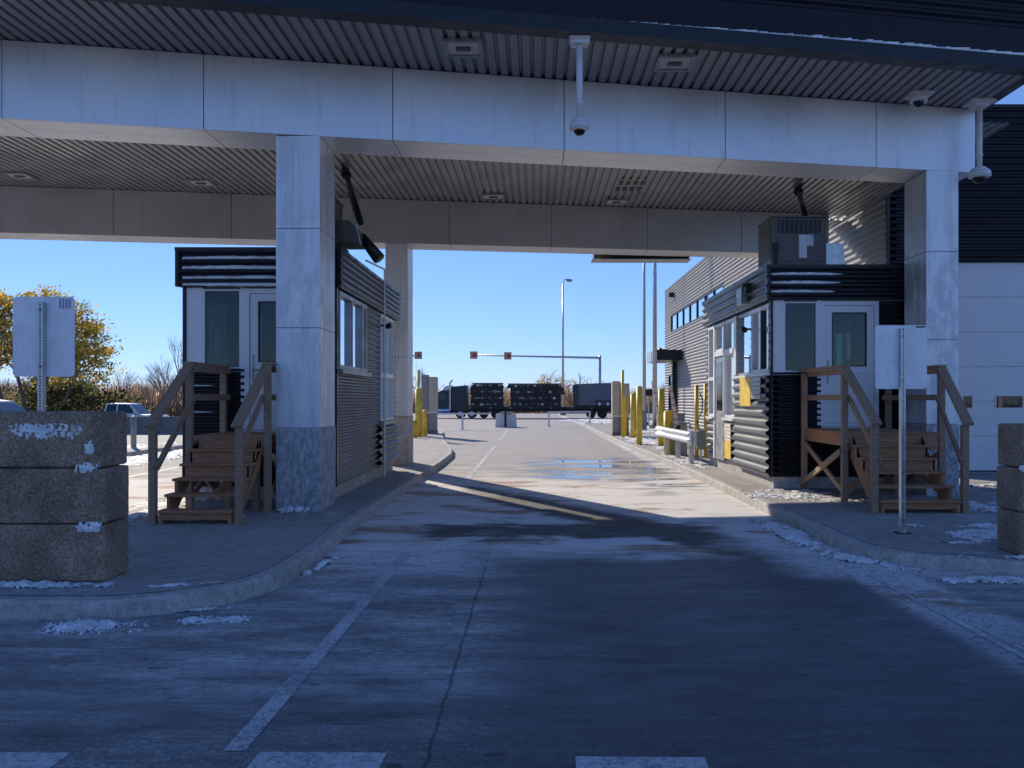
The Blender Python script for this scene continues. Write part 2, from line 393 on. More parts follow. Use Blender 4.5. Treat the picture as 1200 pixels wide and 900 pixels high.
# wall with rectangular openings (s0,s1,z0,z1) along a-b; corrugated skin plus plain backing
def wall_skin(mb, a, b, z0, z1, nrm, holes, **kw):
    a, b = Vector(a), Vector(b); L = (b - a).length; d = (b - a) / L
    ss = sorted({0, L, *[h[0] for h in holes], *[h[1] for h in holes]}); zz = sorted({z0, z1, *[h[2] for h in holes], *[h[3] for h in holes]})
    for s0, s1 in zip(ss, ss[1:]):
        run = None
        for w0, w1 in list(zip(zz, zz[1:])) + [(None, None)]:
            solid = w0 is not None and not any(h[0] < (s0 + s1) / 2 < h[1] and h[2] < (w0 + w1) / 2 < h[3] for h in holes)
            if solid: run = (run[0], w1) if run else (w0, w1)
            if (not solid) and run:
                corr(mb, a + d * s0, a + d * s1, run[0], run[1], nrm, **kw); run = None
def wall_core(mb, a, b, z0, z1, nrm, holes, th=.1):
    a, b, nrm = Vector(a), Vector(b), Vector(nrm); L = (b - a).length; d = (b - a) / L
    ss = sorted({0, L, *[h[0] for h in holes], *[h[1] for h in holes]}); zz = sorted({z0, z1, *[h[2] for h in holes], *[h[3] for h in holes]})
    for s0, s1 in zip(ss, ss[1:]):
        run = None
        for w0, w1 in list(zip(zz, zz[1:])) + [(None, None)]:
            solid = w0 is not None and not any(h[0] < (s0 + s1) / 2 < h[1] and h[2] < (w0 + w1) / 2 < h[3] for h in holes)
            if solid: run = (run[0], w1) if run else (w0, w1)
            if (not solid) and run:
                p = a + d * s0 - nrm * .006; q = a + d * s1 - nrm * .006; i = -nrm * th
                mb.hexa([(*p.xy, run[0]), (*q.xy, run[0]), (*(q + i).xy, run[0]), (*(p + i).xy, run[0])],
                        [(*p.xy, run[1]), (*q.xy, run[1]), (*(q + i).xy, run[1]), (*(p + i).xy, run[1])]); run = None

def fbm(x, y, z=0.0): return mnoise.fractal(Vector((x, y, z)), .7, 2.1, 5)
# irregular snow crust: a height field over a local frame, cut off where it thins out
def snow(name, o, u, v, n, w, h, ht, seed, res=.03, thr=.0, parent=None, label=None, ramp=1.0, nz=1.0, rag=.35):
    o, u, v, n = map(Vector, (o, u, v, n)); u.normalize(); v.normalize(); n.normalize()
    nx, ny = max(6, int(w / res)), max(4, int(h / res)); H = {}
    mb = MB(); idx = {}
    for j in range(ny + 1):
        for i in range(nx + 1):
            a, b = i / nx * 2 - 1, j / ny * 2 - 1
            fall = 1 - (a * a + b * b) ** (.7 * ramp)
            f = fall * .8 + nz * .8 * fbm(a * w * 1.6 + seed, b * h * 1.6, seed) + .45 * fbm(a * w * 6, b * h * 6, seed * 3) + rag * (.8 * mnoise.noise(Vector((a * w * 17, b * h * 17, seed))) + .6 * mnoise.noise(Vector((a * w * 44, b * h * 44, seed)))) - thr - .16
            H[i, j] = f
    for j in range(ny):
        for i in range(nx):
            if sum(H[p] > 0 for p in ((i, j), (i + 1, j), (i, j + 1), (i + 1, j + 1))) >= 3:
                q = []
                for p in ((i, j), (i + 1, j), (i + 1, j + 1), (i, j + 1)):
                    if p not in idx:
                        idx[p] = len(mb.v); a, b = p[0] / nx * 2 - 1, p[1] / ny * 2 - 1
                        k = max(0, H[p]); hh = ht * min(1, k * .9) + .001
                        mb.v.append(o + u * (a * w / 2) + v * (b * h / 2) + n * (hh if k > 0 else -.003))
                    q.append(idx[p])
                mb.f.append(q); mb.mi.append(0)
    ob = mb.build(name, M['snow'], parent, smooth=True)
    return ob

# ------------------------------------------------------------------ ground
def sm(a, b, x):
    t = max(0, min(1, (x - a) / (b - a))); return t * t * (3 - 2 * t)
def gz(x, y): return -.4 * max(sm(55, 95, y), sm(-9, -17, x) * sm(32, 52, y))
mb = MB(); xs = [-70 + i * 2 for i in range(61)]; ys = [-14 + j * 2 for j in range(72)]
for y in ys:
    for x in xs: mb.v.append(Vector((x, y, gz(x, y))))
W = len(xs)
for j in range(len(ys) - 1):
    for i in range(W - 1): mb.f.append((j * W + i, j * W + i + 1, (j + 1) * W + i + 1, (j + 1) * W + i)); mb.mi.append(0)
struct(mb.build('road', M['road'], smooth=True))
mb = MB(); mb.addf([(-900, -300, -.46), (900, -300, -.46), (900, 1500, -.46), (-900, 1500, -.46)], [(0, 1, 2, 3)])
struct(mb.build('ground', M['ground']))

# painted lines 4 mm above the road
mb = MB()
def strip(x0, y0, x1, y1, w, z=.004, seg=1):
    d = Vector((x1 - x0, y1 - y0, 0)); n = Vector((-d.y, d.x, 0)).normalized() * w / 2; a = Vector((x0, y0, z)); b = Vector((x1, y1, z))
    mb.addf([a - n, b - n, b + n, a + n], [(0, 1, 2, 3)])
strip(-1.50, 4.24, -1.47, 9.75, .11); strip(-1.5, 17.9, -1.52, 32, .11); strip(-1.52, 36, -1.6, 48, .12)
strip(3.315, 4.0, 3.315, 8.5, .055); strip(3.40, 4.0, 3.40, 6.6, .03)
for k in range(-3, 2):
    x = -1.37 + k * 1.56
    y = 4.08 - .035 * max(0, k) - .02 * k * max(0, k)
    strip(x, y, x + .63, y - .012, .30)
for k in range(8): strip(-9.2, 14 + k * 5, -9.2, 17 + k * 5, .12)
struct(mb.build('lane_markings', M['paint']))

def island(name, pts, z=.15, cw=.17):
    # pts: outline counter-clockwise; curb ring and inner slab
    n = len(pts); P = [Vector((x, y, 0)) for x, y in pts]; inn = []
    for i in range(n):
        d = (P[(i + 1) % n] - P[i - 1]).normalized(); inn.append(P[i] + Vector((-d.y, d.x, 0)) * cw)
    c = MB(); ring = []
    for i in range(n):
        d = (P[(i + 1) % n] - P[i - 1]).normalized(); m = Vector((-d.y, d.x, 0))
        ring.append([P[i] + Vector((0, 0, -.1)), P[i] + m * .012 + Vector((0, 0, z * .8)), P[i] + m * .035 + Vector((0, 0, z - .005)),
                     P[i] + m * .06 + Vector((0, 0, z)), inn[i] + Vector((0, 0, z)), inn[i] + Vector((0, 0, -.1))])
    vs = [v for r in ring for v in r]; fs = []
    for i in range(n):
        for k in range(5): a, b = i * 6 + k, ((i + 1) % n) * 6 + k; fs.append((a, b, b + 1, a + 1))
    c.addf(vs, fs); struct(c.build('curb', M['curb'], smooth=False))
    s = MB(); s.addf([v + Vector((0, 0, z + .004)) + (Vector((0, 0, 0))) for v in inn], [list(range(n))])
    # slab sits flush with a hairline joint
    struct(s.build(name, M['walk']))
def arc(cx, cy, r, a0, a1, n=8, ry=None):
    return [(cx + r * math.cos(R(a0 + (a1 - a0) * i / n)), cy + (ry or r) * math.sin(R(a0 + (a1 - a0) * i / n))) for i in range(n + 1)]
# left island (counter-clockwise from the near left corner)
pl = arc(-4.9, 7.8, 1.0, 180, 270, 6) + [(-4.3, 6.78)] + arc(-3.75, 8.15, 1.4, -82, -5, 10) + [(-2.33, 9.2), (-2.42, 11), (-2.45, 14), (-2.45, 18), (-2.43, 22), (-2.48, 25.4), (-2.72, 28), (-3.1, 30.5), (-3.6, 34), (-4.2, 38.5), (-4.65, 43), (-4.9, 44.6), (-5.3, 45.2), (-5.75, 44.5), (-5.9, 42), (-5.9, 30), (-5.9, 18), (-5.9, 9.5)]
island('sidewalk', pl)
pr = [(9.0, 20.55), (8.45, 20.55), (8.45, 57), (3.15, 57), (3.1, 50), (3.18, 38), (3.22, 33), (3.42, 26), (3.52, 21), (3.53, 16), (3.52, 12), (3.50, 10.6)] + arc(4.55, 9.7, 1.05, 178, 262, 9, 1.12) + [(4.7, 8.42), (5.6, 8.34), (6.6, 8.4)] + arc(6.9, 9.4, 1.0, -85, 0, 6) + [(7.9, 12), (7.9, 16), (8.4, 18.6), (9.0, 19.4)]
island('sidewalk', pr)
il = [(-15.6, 14), (-15.4, 13.2), (-14, 12.5), (-12.7, 13.0), (-12.35, 14), (-12.35, 22), (-12.35, 32), (-12.4, 44), (-12.8, 45), (-14, 45.5), (-15.2, 45), (-15.6, 44), (-15.6, 30)]
island('sidewalk', il)
# apron before the garage: a slightly darker slab is part of the road

# ------------------------------------------------------------------ canopy
ZB, ZT, ZR = 5.55, 6.62, 8.55
SL1, SL2 = .19, .15
def y1(x): return 12.3 + SL1 * (x + 3.2)
def y2(x): return 20.75 + SL2 * (x + 3.4)
XL, XR = -17.5, 7.37
can = thing('canopy', 'large flat border canopy with silver panel beams and dark ribbed fascia over the lanes', 'canopy', (0, 12, 0))
M['clad_shaded'] = clad_mat('aluminium_panel_shaded', (.50, .51, .54), .4, .42, .35)  # darker copy of the front panels, shade under the roof put into the colour
def beam(yf, joints, dep, front):
    core = MB(); a, b = joints[0], joints[-1]; g = .02
    core.hexa([(a, yf(a) + g, ZB + g), (b - g, yf(b) + g, ZB + g), (b - g, yf(b) + dep - g, ZB + g), (a, yf(a) + dep - g, ZB + g)],
              [(a, yf(a) + g, ZT), (b - g, yf(b) + g, ZT), (b - g, yf(b) + dep - g, ZT), (a, yf(a) + dep - g, ZT)])
    bo = core.build('beam', M['gap'], can)
    e = .006
    for p, q in zip(joints, joints[1:]):
        m = MB(); p2, q2 = p + e, q - e; t = .018
        for (s0, s1) in ((0, t), (dep - t, dep)):
            m.hexa([(p2, yf(p2) + s0, ZB + .002), (q2, yf(q2) + s0, ZB + .002), (q2, yf(q2) + s1, ZB + .002), (p2, yf(p2) + s1, ZB + .002)],
                   [(p2, yf(p2) + s0, ZT - .01), (q2, yf(q2) + s0, ZT - .01), (q2, yf(q2) + s1, ZT - .01), (p2, yf(p2) + s1, ZT - .01)])
        for (s0, s1) in ((t + .003, dep * .5 - .004), (dep * .5 + .004, dep - t - .003)):
            m.hexa([(p2, yf(p2) + s0, ZB), (q2, yf(q2) + s0, ZB), (q2, yf(q2) + s1, ZB), (p2, yf(p2) + s1, ZB)],
                   [(p2, yf(p2) + s0, ZB + t), (q2, yf(q2) + s0, ZB + t), (q2, yf(q2) + s1, ZB + t), (p2, yf(p2) + s1, ZB + t)])
        if q == joints[-1]:
            m.hexa([(q2 - .012, yf(q2) + t + .002, ZB + .004), (q2 + .006, yf(q2) + t + .002, ZB + .004), (q2 + .006, yf(q2) + dep - t - .002, ZB + .004), (q2 - .012, yf(q2) + dep - t - .002, ZB + .004)],
                   [(q2 - .012, yf(q2) + t + .002, ZT - .01), (q2 + .006, yf(q2) + t + .002, ZT - .01), (q2 + .006, yf(q2) + dep - t - .002, ZT - .01), (q2 - .012, yf(q2) + dep - t - .002, ZT - .01)])
        m.build('panel', M['clad' if front else 'clad_shaded'], bo)
beam(y1, [-17.5, -14.9, -12.33, -9.78, -7.22, -4.68, -2.10, .43, 2.99, 5.57, XR], .87, True)
# rear beam joints measured the same way
def j2(x): u = (x - 628) / 1000; return u * 21.26 / (1 - SL2 * u)
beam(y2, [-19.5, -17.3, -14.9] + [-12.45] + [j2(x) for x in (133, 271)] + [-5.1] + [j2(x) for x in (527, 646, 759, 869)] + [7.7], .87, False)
# soffits: ribs run along the lane
def soffit(x0, x1, fa, fb, z=ZT, pitch=.165, dep=.045):
    m = MB(); pts = []; k = 0; x = x0
    while x < x1:
        for t, h in ((0, 0), (.62, 0), (.70, 1), (.92, 1)):
            xx = x + t * pitch
            if xx <= x1: pts.append((xx, z + h * dep))
        x += pitch
    vs = []
    for xx, zz in pts: vs += [(xx, fa(xx), zz), (xx, fb(xx), zz)]
    m.addf(vs, [(2 * i, 2 * i + 1, 2 * i + 3, 2 * i + 2) for i in range(len(pts) - 1)])
    return m
XE = 7.52
fr_ = lambda x: y1(x) - 1.72
bk_ = lambda x: y2(x) + 1.9
s1 = soffit(-19, XE, fr_, lambda x: y1(x) + .3); s1.build('soffit', M['soffit'], can)
s2 = soffit(-19, 8.45, lambda x: y1(x) + .6, lambda x: y2(x) + .2); s2.build('soffit', M['soffit'], can)
s3 = soffit(-19, 8.45, lambda x: y2(x) + .7, bk_); s3.build('soffit', M['soffit'], can)
# flat roof deck
m = MB(); m.hexa([(-19, fr_(-19) + .2, ZT + .1), (XE - .05, fr_(XE) + .2, ZT + .1), (XE - .05, bk_(XE) - .1, ZT + .1), (-19, bk_(-19) - .1, ZT + .1)],
       [(-19, fr_(-19) + .2, 7.3), (XE - .05, fr_(XE) + .2, 7.3), (XE - .05, bk_(XE) - .1, 7.3), (-19, bk_(-19) - .1, 7.3)]); m.build('roof_deck', M['charcoal'], can)
# drip edge round the soffit
m = MB()
def edge_bar(p, q, w, z0, z1):
    p, q = Vector(p), Vector(q); d = (q - p).normalized(); n = Vector((-d.y, d.x, 0)) * w
    m.hexa([(*p.xy, z0), (*q.xy, z0), (*(q + n).xy, z0), (*(p + n).xy, z0)], [(*p.xy, z1), (*q.xy, z1), (*(q + n).xy, z1), (*(p + n).xy, z1)])
edge_bar((-19, fr_(-19) - .02, 0), (XE + .02, fr_(XE) - .02, 0), .26, ZT - .01, ZT + .18)
edge_bar((XE + .02, fr_(XE) + .26, 0), (XE + .02, y1(XE) + 6, 0), .14, ZT - .008, ZT + .178)
m.build('drip_edge', M['trim'], can)
# dark ribbed fascia above
m = MB(); yy = .24
corr(m, (-19, fr_(-19) + yy, 0), (XE - .12, fr_(XE) + yy, 0), ZT + .18, ZR, (0, -1, 0), .15, .035)
corr(m, (XE - .12, fr_(XE) + yy, 0), (XE - .12, bk_(XE) - .2, 0), ZT + .18, ZR, (1, 0, 0), .15, .035)
corr(m, (-19, bk_(-19) - .2, 0), (XE - .12, bk_(XE) - .2, 0), ZT, ZR, (0, 1, 0), .15, .035)
m.build('fascia', M['charcoal'], can)
m = MB()
edge_bar((-19, fr_(-19) + .18, 0), (XE - .06, fr_(XE) + .18, 0), .2, ZR, ZR + .1)
m.build('coping', M['trim'], can)
# snow lying on the drip edge
m = MB(); x = -3.0
while x < XE:
    w = random.uniform(.05, .16); h = max(.003, .045 * sm(-1, 4.5, x) * random.uniform(.7, 1.2))
    if True:
        y = fr_(x); z = ZT + .181
        m.hexa([(x, y - .005, z), (x + w, y - .005 + w * SL1, z), (x + w, y + .2, z), (x, y + .2, z)], [(x + .01, y + .02, z + h), (x + w, y + .02, z + h), (x + w, y + .2, z + h * 1.5), (x + .01, y + .2, z + h * 1.5)])
    x += w
m.build('snow', M['snow'], can)
# columns
def column(x0, x1, yf, dep, zt, j, pm='plfrost'):
    g = MB(); g.box(x0 + .02, x1 - .02, yf + .02, yf + dep - .02, 1.3, zt)
    c = g.build('column', M['gap'], can)
    zs = [1.34] + j + [zt - .003]
    for a, b in zip(zs, zs[1:]):
        p = MB(); e = .005; y_m = yf + dep * .5
        p.box(x0, x1, yf, yf + .02, a + e, b - e); p.box(x0, x1, yf + dep - .02, yf + dep, a + e, b - e)
        for (u0, u1) in ((yf + .023, y_m - .004), (y_m + .004, yf + dep - .023)):
            p.box(x0 + .001, x0 + .02, u0, u1, a + e, b - e); p.box(x1 - .02, x1 - .001, u0, u1, a + e, b - e)
        p.build('panel', M['colclad'], c)
    B(x0 - .004, x1 + .012, yf - .008, yf + dep + .01, .14, 1.34).build('plinth', M[pm], c, bevel=.012)
column(-3.74, -3.11, 12.28, .92, ZB, [2.78, 4.21])
column(-3.66, -3.12, 20.76, .87, ZB, [2.78, 4.21], 'curb')
column(6.47, 7.0, 14.14, .84, ZB, [2.74, 4.2])
column(-12.6, -12.0, 19.45, .87, ZB, [2.78, 4.21]) if False else None

# soffit fixtures
def soffit_light(x, y, label):
    t = thing('ceiling_light', label, 'ceiling light', (x, y, ZT), 'square canopy lights')
    m = MB(); w = .27
    m.box(x - w, x + w, y - w, y - w + .05, ZT - .05, ZT + .01); m.box(x - w, x + w, y + w - .05, y + w, ZT - .05, ZT + .01)
    m.box(x - w, x - w + .05, y - w + .05, y + w - .05, ZT - .05, ZT + .01); m.box(x + w - .05, x + w, y - w + .05, y + w - .05, ZT - .05, ZT + .01)
    m.build('frame', M['greymetal'], t, bevel=.006)
    B(x - w + .05, x + w - .05, y - w + .05, y + w - .05, ZT - .025, ZT - .01).build('diffuser', M['lampglass'], t)
    B(x - .1, x + .1, y - .05, y + .05, ZT - .05, ZT - .026).build('lamp', M['hvac'], t)
soffit_light(-1.0, 11.78, 'square ceiling light in the front soffit, left of the hanging dome camera')
soffit_light(2.0, 12.3, 'square ceiling light in the front soffit, right of the hanging dome camera')
soffit_light(-1.02, 20.4, 'ceiling light in the inner soffit, above the middle of the lane')
soffit_light(1.98, 20.95, 'ceiling light in the inner soffit beside the small vent holes')
soffit_light(-7.5, 19.1, 'ceiling light in the inner soffit, left of the front left column')
soffit_light(-11.2, 18.5, 'ceiling light in the inner soffit, nearest the left edge of the photo')
vt = thing('ceiling_vent', 'ceiling vent of eight small dark square holes in the inner soffit', 'vent', (2.15, 19.3, ZT))
for r in range(2):
    for k in range(4):
        x = 1.86 + k * .165 - r * .02; y = 19.0 + r * .55
        B(x, x + .1, y, y + .34, ZT - .012, ZT - .002).build('vent_hole', M['black'], vt)
B(1.8, 2.5, 18.9, 19.95, ZT - .002, ZT + .004).build('plate', M['soffit'], vt)

def dome_camera(x, y, zb, label, r=.13, plate=.14):
    t = thing('dome_camera', label, 'security camera', (x, y, ZT))
    B(x - plate, x + plate, y - plate * .8, y + plate * .8, ZT - .05, ZT + .01).build('mounting_plate', M['whitemetal'], t, bevel=.006)
    B(x - .12, x + .12, y - .1, y + .1, ZT - .1, ZT - .05).build('junction_box', M['whitemetal'], t, bevel=.006)
    MB().tube((x, y, ZT - .1), (x, y, zb), .045, .045, 16).tube((x, y, (ZT + zb) / 2 - .35), (x, y, (ZT + zb) / 2 - .31), .053, .053, 16).build('pole', M['whitemetal'], t, smooth=True)
    m = MB(); m.tube((x, y, zb + .02), (x, y, zb - .05), r * .55, r, 20).tube((x, y, zb - .05), (x, y, zb - .13), r, r * 1.05, 20)
    m.tube((x, y, zb - .13), (x, y, zb - .15), r * 1.05, r * .8, 20); m.build('housing', M['whitemetal'], t, smooth=True)
    MB().ball((x, y, zb - .14), r * .62, 18, 8, z0=-1, z1=0).build('dome', M['lens'], t, smooth=True)
dome_camera(.587, 11.5, 5.52, 'white dome camera hanging on a long pole in front of the middle of the beam')
dome_camera(7.25, 13.95, 5.52, 'white dome camera hanging on a pole at the right end of the beam', .17, .2)
t = thing('dome_camera', 'small white dome camera fixed directly under the front soffit near the right corner', 'security camera', (6.1, 13.6, ZT))
B(5.95, 6.3, 13.45, 13.8, ZT - .03, ZT + .005).build('mounting_plate', M['whitemetal'], t)
MB().tube((6.1, 13.6, ZT - .03), (6.1, 13.6, ZT - .14), .14, .13, 20).build('housing', M['whitemetal'], t, smooth=True)
MB().ball((6.08, 13.56, ZT - .14), .085, 16, 8, z0=-1, z1=0).build('dome', M['lens'], t, smooth=True)
t = thing('overhead_sign', 'dark edge of an overhead sign hanging behind the rear beam', 'sign', (2.8, 22.9, 5.43))
B(1.55, 4.1, 22.8, 23.3, 5.50, 6.5).build('sign_box', M['black'], t, bevel=.01)
B(1.5, 4.15, 22.75, 23.35, 5.485, 5.50).build('frame', M['greymetal'], t)

# ------------------------------------------------------------------ booths
FD = 3.53; FT = 4.15; SILL = 2.24
def frame_rect(m, a, b, z0, z1, nrm, fw=.05, dp=.07, mull=(), rails=()):
    a, b, nrm = Vector(a), Vector(b), Vector(nrm); d = (b - a).normalized(); L = (b - a).length
    def bx(s0, s1, w0, w1):
        p = a + d * s0; q = a + d * s1; i = nrm * dp
        m.hexa([(*p.xy, w0), (*q.xy, w0), (*(q - i).xy, w0), (*(p - i).xy, w0)], [(*p.xy, w1), (*q.xy, w1), (*(q - i).xy, w1), (*(p - i).xy, w1)])
    bx(0, L, z0, z0 + fw); bx(0, L, z1 - fw, z1); bx(0, fw, z0 + fw, z1 - fw); bx(L - fw, L, z0 + fw, z1 - fw)
    for s in mull: bx(s - fw / 2, s + fw / 2, z0 + fw, z1 - fw)
    for r in rails:
        ss = [fw] + [x for s in sorted(mull) for x in (s - fw / 2, s + fw / 2)] + [L - fw]
        for i in range(0, len(ss), 2): bx(ss[i], ss[i + 1], r[0], r[1])
def pane(a, b, z0, z1, nrm, off=.03):
    a, b, nrm = Vector(a), Vector(b), Vector(nrm) * off; a = a - nrm; b = b - nrm
    t = nrm.normalized() * .006
    return MB().hexa([(*a.xy, z0), (*b.xy, z0), (*(b - t).xy, z0), (*(a - t).xy, z0)], [(*a.xy, z1), (*b.xy, z1), (*(b - t).xy, z1), (*(a - t).xy, z1)])
def window(parent, a, b, z0, z1, nrm, mat='whitemetal', gl='glass', fw=.05, mull=(), rails=(), proud=.02, dp=.09):
    a, b, nrm = Vector(a), Vector(b), Vector(nrm)
    m = MB(); frame_rect(m, a + nrm * proud, b + nrm * proud, z0, z1, nrm, fw, dp, mull, rails)
    w = m.build('window', M[mat], parent)
    d = (b - a).normalized()
    pane(a + d * .02, b - d * .02, z0 + .02, z1 - .02, nrm, .02).build('pane', M[gl], w)
    return w

def booth(x0, x1, yf, L, lane, label):
    b = thing('inspection_booth', label, 'booth', ((x0 + x1) / 2, yf + L / 2, .15))
    yb = yf + L; off = 0 if lane < 0 else .07
    # openings
    fo = off
    win_f = (.20 + fo, .80 + fo, SILL, FD - .03); door_f = (.86 + fo, 1.90 + fo, 1.27, FD - .03)
    XLn = x0 if lane < 0 else x1
    if lane < 0:   # right hand booth: lane wall at x0
        holes_l = [(.08, 1.33, SILL, FD - .05), (1.36, 2.48, SILL, FD - .05), (2.72, 3.66, 1.35, FD - .05), (3.72, 4.62, .38, FD - .05), (4.78, 5.45, 1.35, FD - .05)]
    else:
        holes_l = [(.12, 2.35, SILL, FD - .03), (3.8, 5.35, 1.30, FD - .03)]
    holes_o = [(.3, 1.6, SILL, FD - .1), (2.2, 3.6, SILL, FD - .1)]
    holes_b = [(.4, 1.9, SILL, FD - .1)]
    zb0 = .36
    sides = [  # a, b, nrm, holes, skin material
        ((x0, yf, 0), (x1, yf, 0), (0, -1, 0), [win_f, door_f], 'charcoal'),
        ((XLn, yf, 0), (XLn, yb, 0), (lane, 0, 0), holes_l, 'silver'),
        ((x1 if lane < 0 else x0, yf, 0), (x1 if lane < 0 else x0, yb, 0), (-lane, 0, 0), holes_o, 'charcoal'),
        ((x0, yb, 0), (x1, yb, 0), (0, 1, 0), holes_b, 'silver')]
    core = MB()
    for a, c, n, h, mt in sides:
        wall_core(core, a, c, zb0 if True else .15, FT - .02, n, h)
        sk = MB()
        extra = []
        if mt == 'charcoal' and n[1] == -1: extra = [(0.0, .86 + fo, SILL, FD - .03)]
        wall_skin(sk, a, c, zb0, FD - .02, n, h + extra, pitch=.105 if (mt == 'charcoal' or lane > 0) else .155, dep=.036 if (mt == 'charcoal' or lane > 0) else .055, phase=.36)
        sk.build('siding', M[mt], b)
    core.build('wall', M['interior'], b)
    # foundation
    B(x0 + .03, x1 - .03, yf + .03, yb - .03, .13, zb0).build('foundation', M['curb'], b)
    B(x0 + .1, x1 - .1, yf + .1, yb - .1, 1.1, 1.2).build('floor', M['interiordark'], b)
    B(x0 + .1, x1 - .1, yf + .1, yb - .1, FD + .1, FD + .2).build('ceiling', M['interior'], b)
    # fascia band round the top
    f = MB(); e = .09
    X0, X1, Y0, Y1 = x0 - e, x1 + e, yf - e, yb + e
    g = MB(); corr(g, (X0, Y0, 0), (X1, Y0, 0), FD, FT - .05, (0, -1, 0), .155, .05, phase=FD)
    fa = g.build('fascia', M['charcoal'], b)
    g = MB()
    for (a, c, n) in (((X0, Y0, 0), (X0, Y1, 0), (-1, 0, 0)), ((X1, Y0, 0), (X1, Y1, 0), (1, 0, 0)), ((X0, Y1, 0), (X1, Y1, 0), (0, 1, 0))):
        corr(g, a, c, FD, FT - .05, n, .155 if lane < 0 else .105, .05, phase=FD)
    g.build('fascia', M['silver'], b)
    B(X0 + .003, X1 - .003, Y0 + .003, Y1 - .003, FD + .004, FT - .052).build('fascia_core', M['trim'], b)
    # roof edge: coping sheet
    m = MB(); c = .045
    m.box(X0 - c, X1 + c, Y0 - c, Y0 + .03, FT - .05, FT); m.box(X0 - c, X1 + c, Y1 - .03, Y1 + c, FT - .05, FT)
    m.box(X0 - c, X0 + .03, Y0 + .03, Y1 - .03, FT - .05, FT); m.box(X1 - .03, X1 + c, Y0 + .03, Y1 - .03, FT - .05, FT)
    m.build('coping', M['trim'], b)
    B(X0 + .03, X1 - .03, Y0 + .03, Y1 - .03, FT - .05, FT - .02).build('roof', M['greymetal'], b)
    # corner trims
    for xx in (x0, x1):
        s = -1 if xx == x0 else 1
        B(min(xx, xx + s * .045), max(xx, xx + s * .045), yf - .045, yf + .035, zb0, FD).build('corner_trim', M['trim'], b)
    B(X0 - .04, X0 + .02, Y0 - .04, Y0 + .06, FD, FT - .05).build('corner_trim', M['trim'], b); B(X1 - .02, X1 + .04, Y0 - .04, Y0 + .06, FD, FT - .05).build('corner_trim', M['trim'], b)
    # white post by the front window, front window, door
    B(x0 + .005, x0 + win_f[0], yf - .02, yf + .1, SILL - .02, FD).build('white_post', M['whitemetal'], b, bevel=.006)
    B(x0 + .005, x0 + .86 + fo, yf - .035, yf + .02, SILL - .055, SILL - .02).build('sill', M['greymetal'], b)
    window(b, (x0 + win_f[0], yf, 0), (x0 + win_f[1], yf, 0), SILL, FD - .03, (0, -1, 0), fw=.025)
    B(x0 + win_f[1], x0 + door_f[0], yf - .022, yf + .1, SILL - .02, FD).build('mullion', M['whitemetal'], b)
    B(x0 + win_f[1], x0 + door_f[0], yf - .02, yf + .1, 1.27, SILL - .06).build('jamb', M['whitemetal'], b)
    dx0, dx1 = x0 + door_f[0], x0 + door_f[1]
    m = MB(); frame_rect(m, (dx0, yf - .025, 0), (dx1, yf - .025, 0), 1.25, FD - .02, (0, -1, 0), .075, .12)
    # frame_rect pushes inward along -nrm
    df = m.build('door_frame', M['whitemetal'], b)
    l0, l1 = dx0 + .08, dx1 - .08; zb_, zt_ = 1.33, FD - .10
    gz0 = SILL + .10
    m = MB(); yy0, yy1 = yf + .0, yf + .045; st = .13
    m.box(l0, l0 + st, yy0, yy1, zb_, zt_); m.box(l1 - st, l1, yy0, yy1, zb_, zt_); m.box(l0 + st, l1 - st, yy0, yy1, zt_ - .12, zt_)
    m.box(l0 + st, l1 - st, yy0, yy1, zb_, zb_ + .12); m.box(l0 + st, l1 - st, yy0, yy1, gz0 - .12, gz0); m.box(l0 + st, l1 - st, yy0 + .012, yy1 - .01, zb_ + .12, gz0 - .12)
    m.box(l0 + st + .1, l1 - st - .1, yy0 + .002, yy0 + .012, zb_ + .2, (zb_ + gz0) / 2 - .06); m.box(l0 + st + .1, l1 - st - .1, yy0 + .002, yy0 + .012, (zb_ + gz0) / 2 + .04, gz0 - .2)
    dr = m.build('door', M['whitemetal'], b, bevel=.004)
    m = MB(); frame_rect(m, (l0 + st, yf - .008, 0), (l1 - st, yf - .008, 0), gz0, zt_ - .12, (0, -1, 0), .018, .03)
    m.build('window_gasket', M['black'], dr)
    B(l0 + st, l1 - st, yf + .015, yf + .021, gz0, zt_ - .12).build('pane', M['glass'], dr)
    m = MB(); hx = l0 + .055; m.box(hx - .015, hx + .015, yf - .012, yf + .002, gz0 - .3, gz0 + .12); m.tube((hx, yf - .05, gz0 - .12), (hx + .1, yf - .05, gz0 - .12), .011, .011, 8); m.tube((hx, yf - .05, gz0 - .12), (hx, yf, gz0 - .12), .011, .011, 8)
    m.build('handle', M['greymetal'], dr)
    B(dx0, dx1, yf - .06, yf + .0, 1.235, 1.262).build('threshold', M['galv'], b)
    # back and far-side windows
    ox = x1 if lane < 0 else x0
    for h in holes_o: window(b, (ox, yf + h[0], 0), (ox, yf + h[1], 0), h[2], h[3], (-lane, 0, 0), mull=((h[1] - h[0]) / 2,))
    h = holes_b[0]; window(b, (x0 + h[0], yb, 0), (x0 + h[1], yb, 0), h[2], h[3], (0, 1, 0), mull=(.75,))
    # desk and monitor inside
    B(x0 + .15 if lane < 0 else x1 - .75, x0 + .75 if lane < 0 else x1 - .15, yf + .7, yb - 1.5, 1.9, 1.95).build('desk', M['interiordark'], b)
    cx = x0 + .45 if lane < 0 else x1 - .45
    m = MB(); m.box(cx - .25, cx + .25, yf + 1.4, yf + 1.44, 2.1, 2.45); m.box(cx - .03, cx + .03, yf + 1.42, yf + 1.46, 1.95, 2.12); m.build('monitor', M['black'], b)
    cx2 = (x0 + x1) / 2 + .15
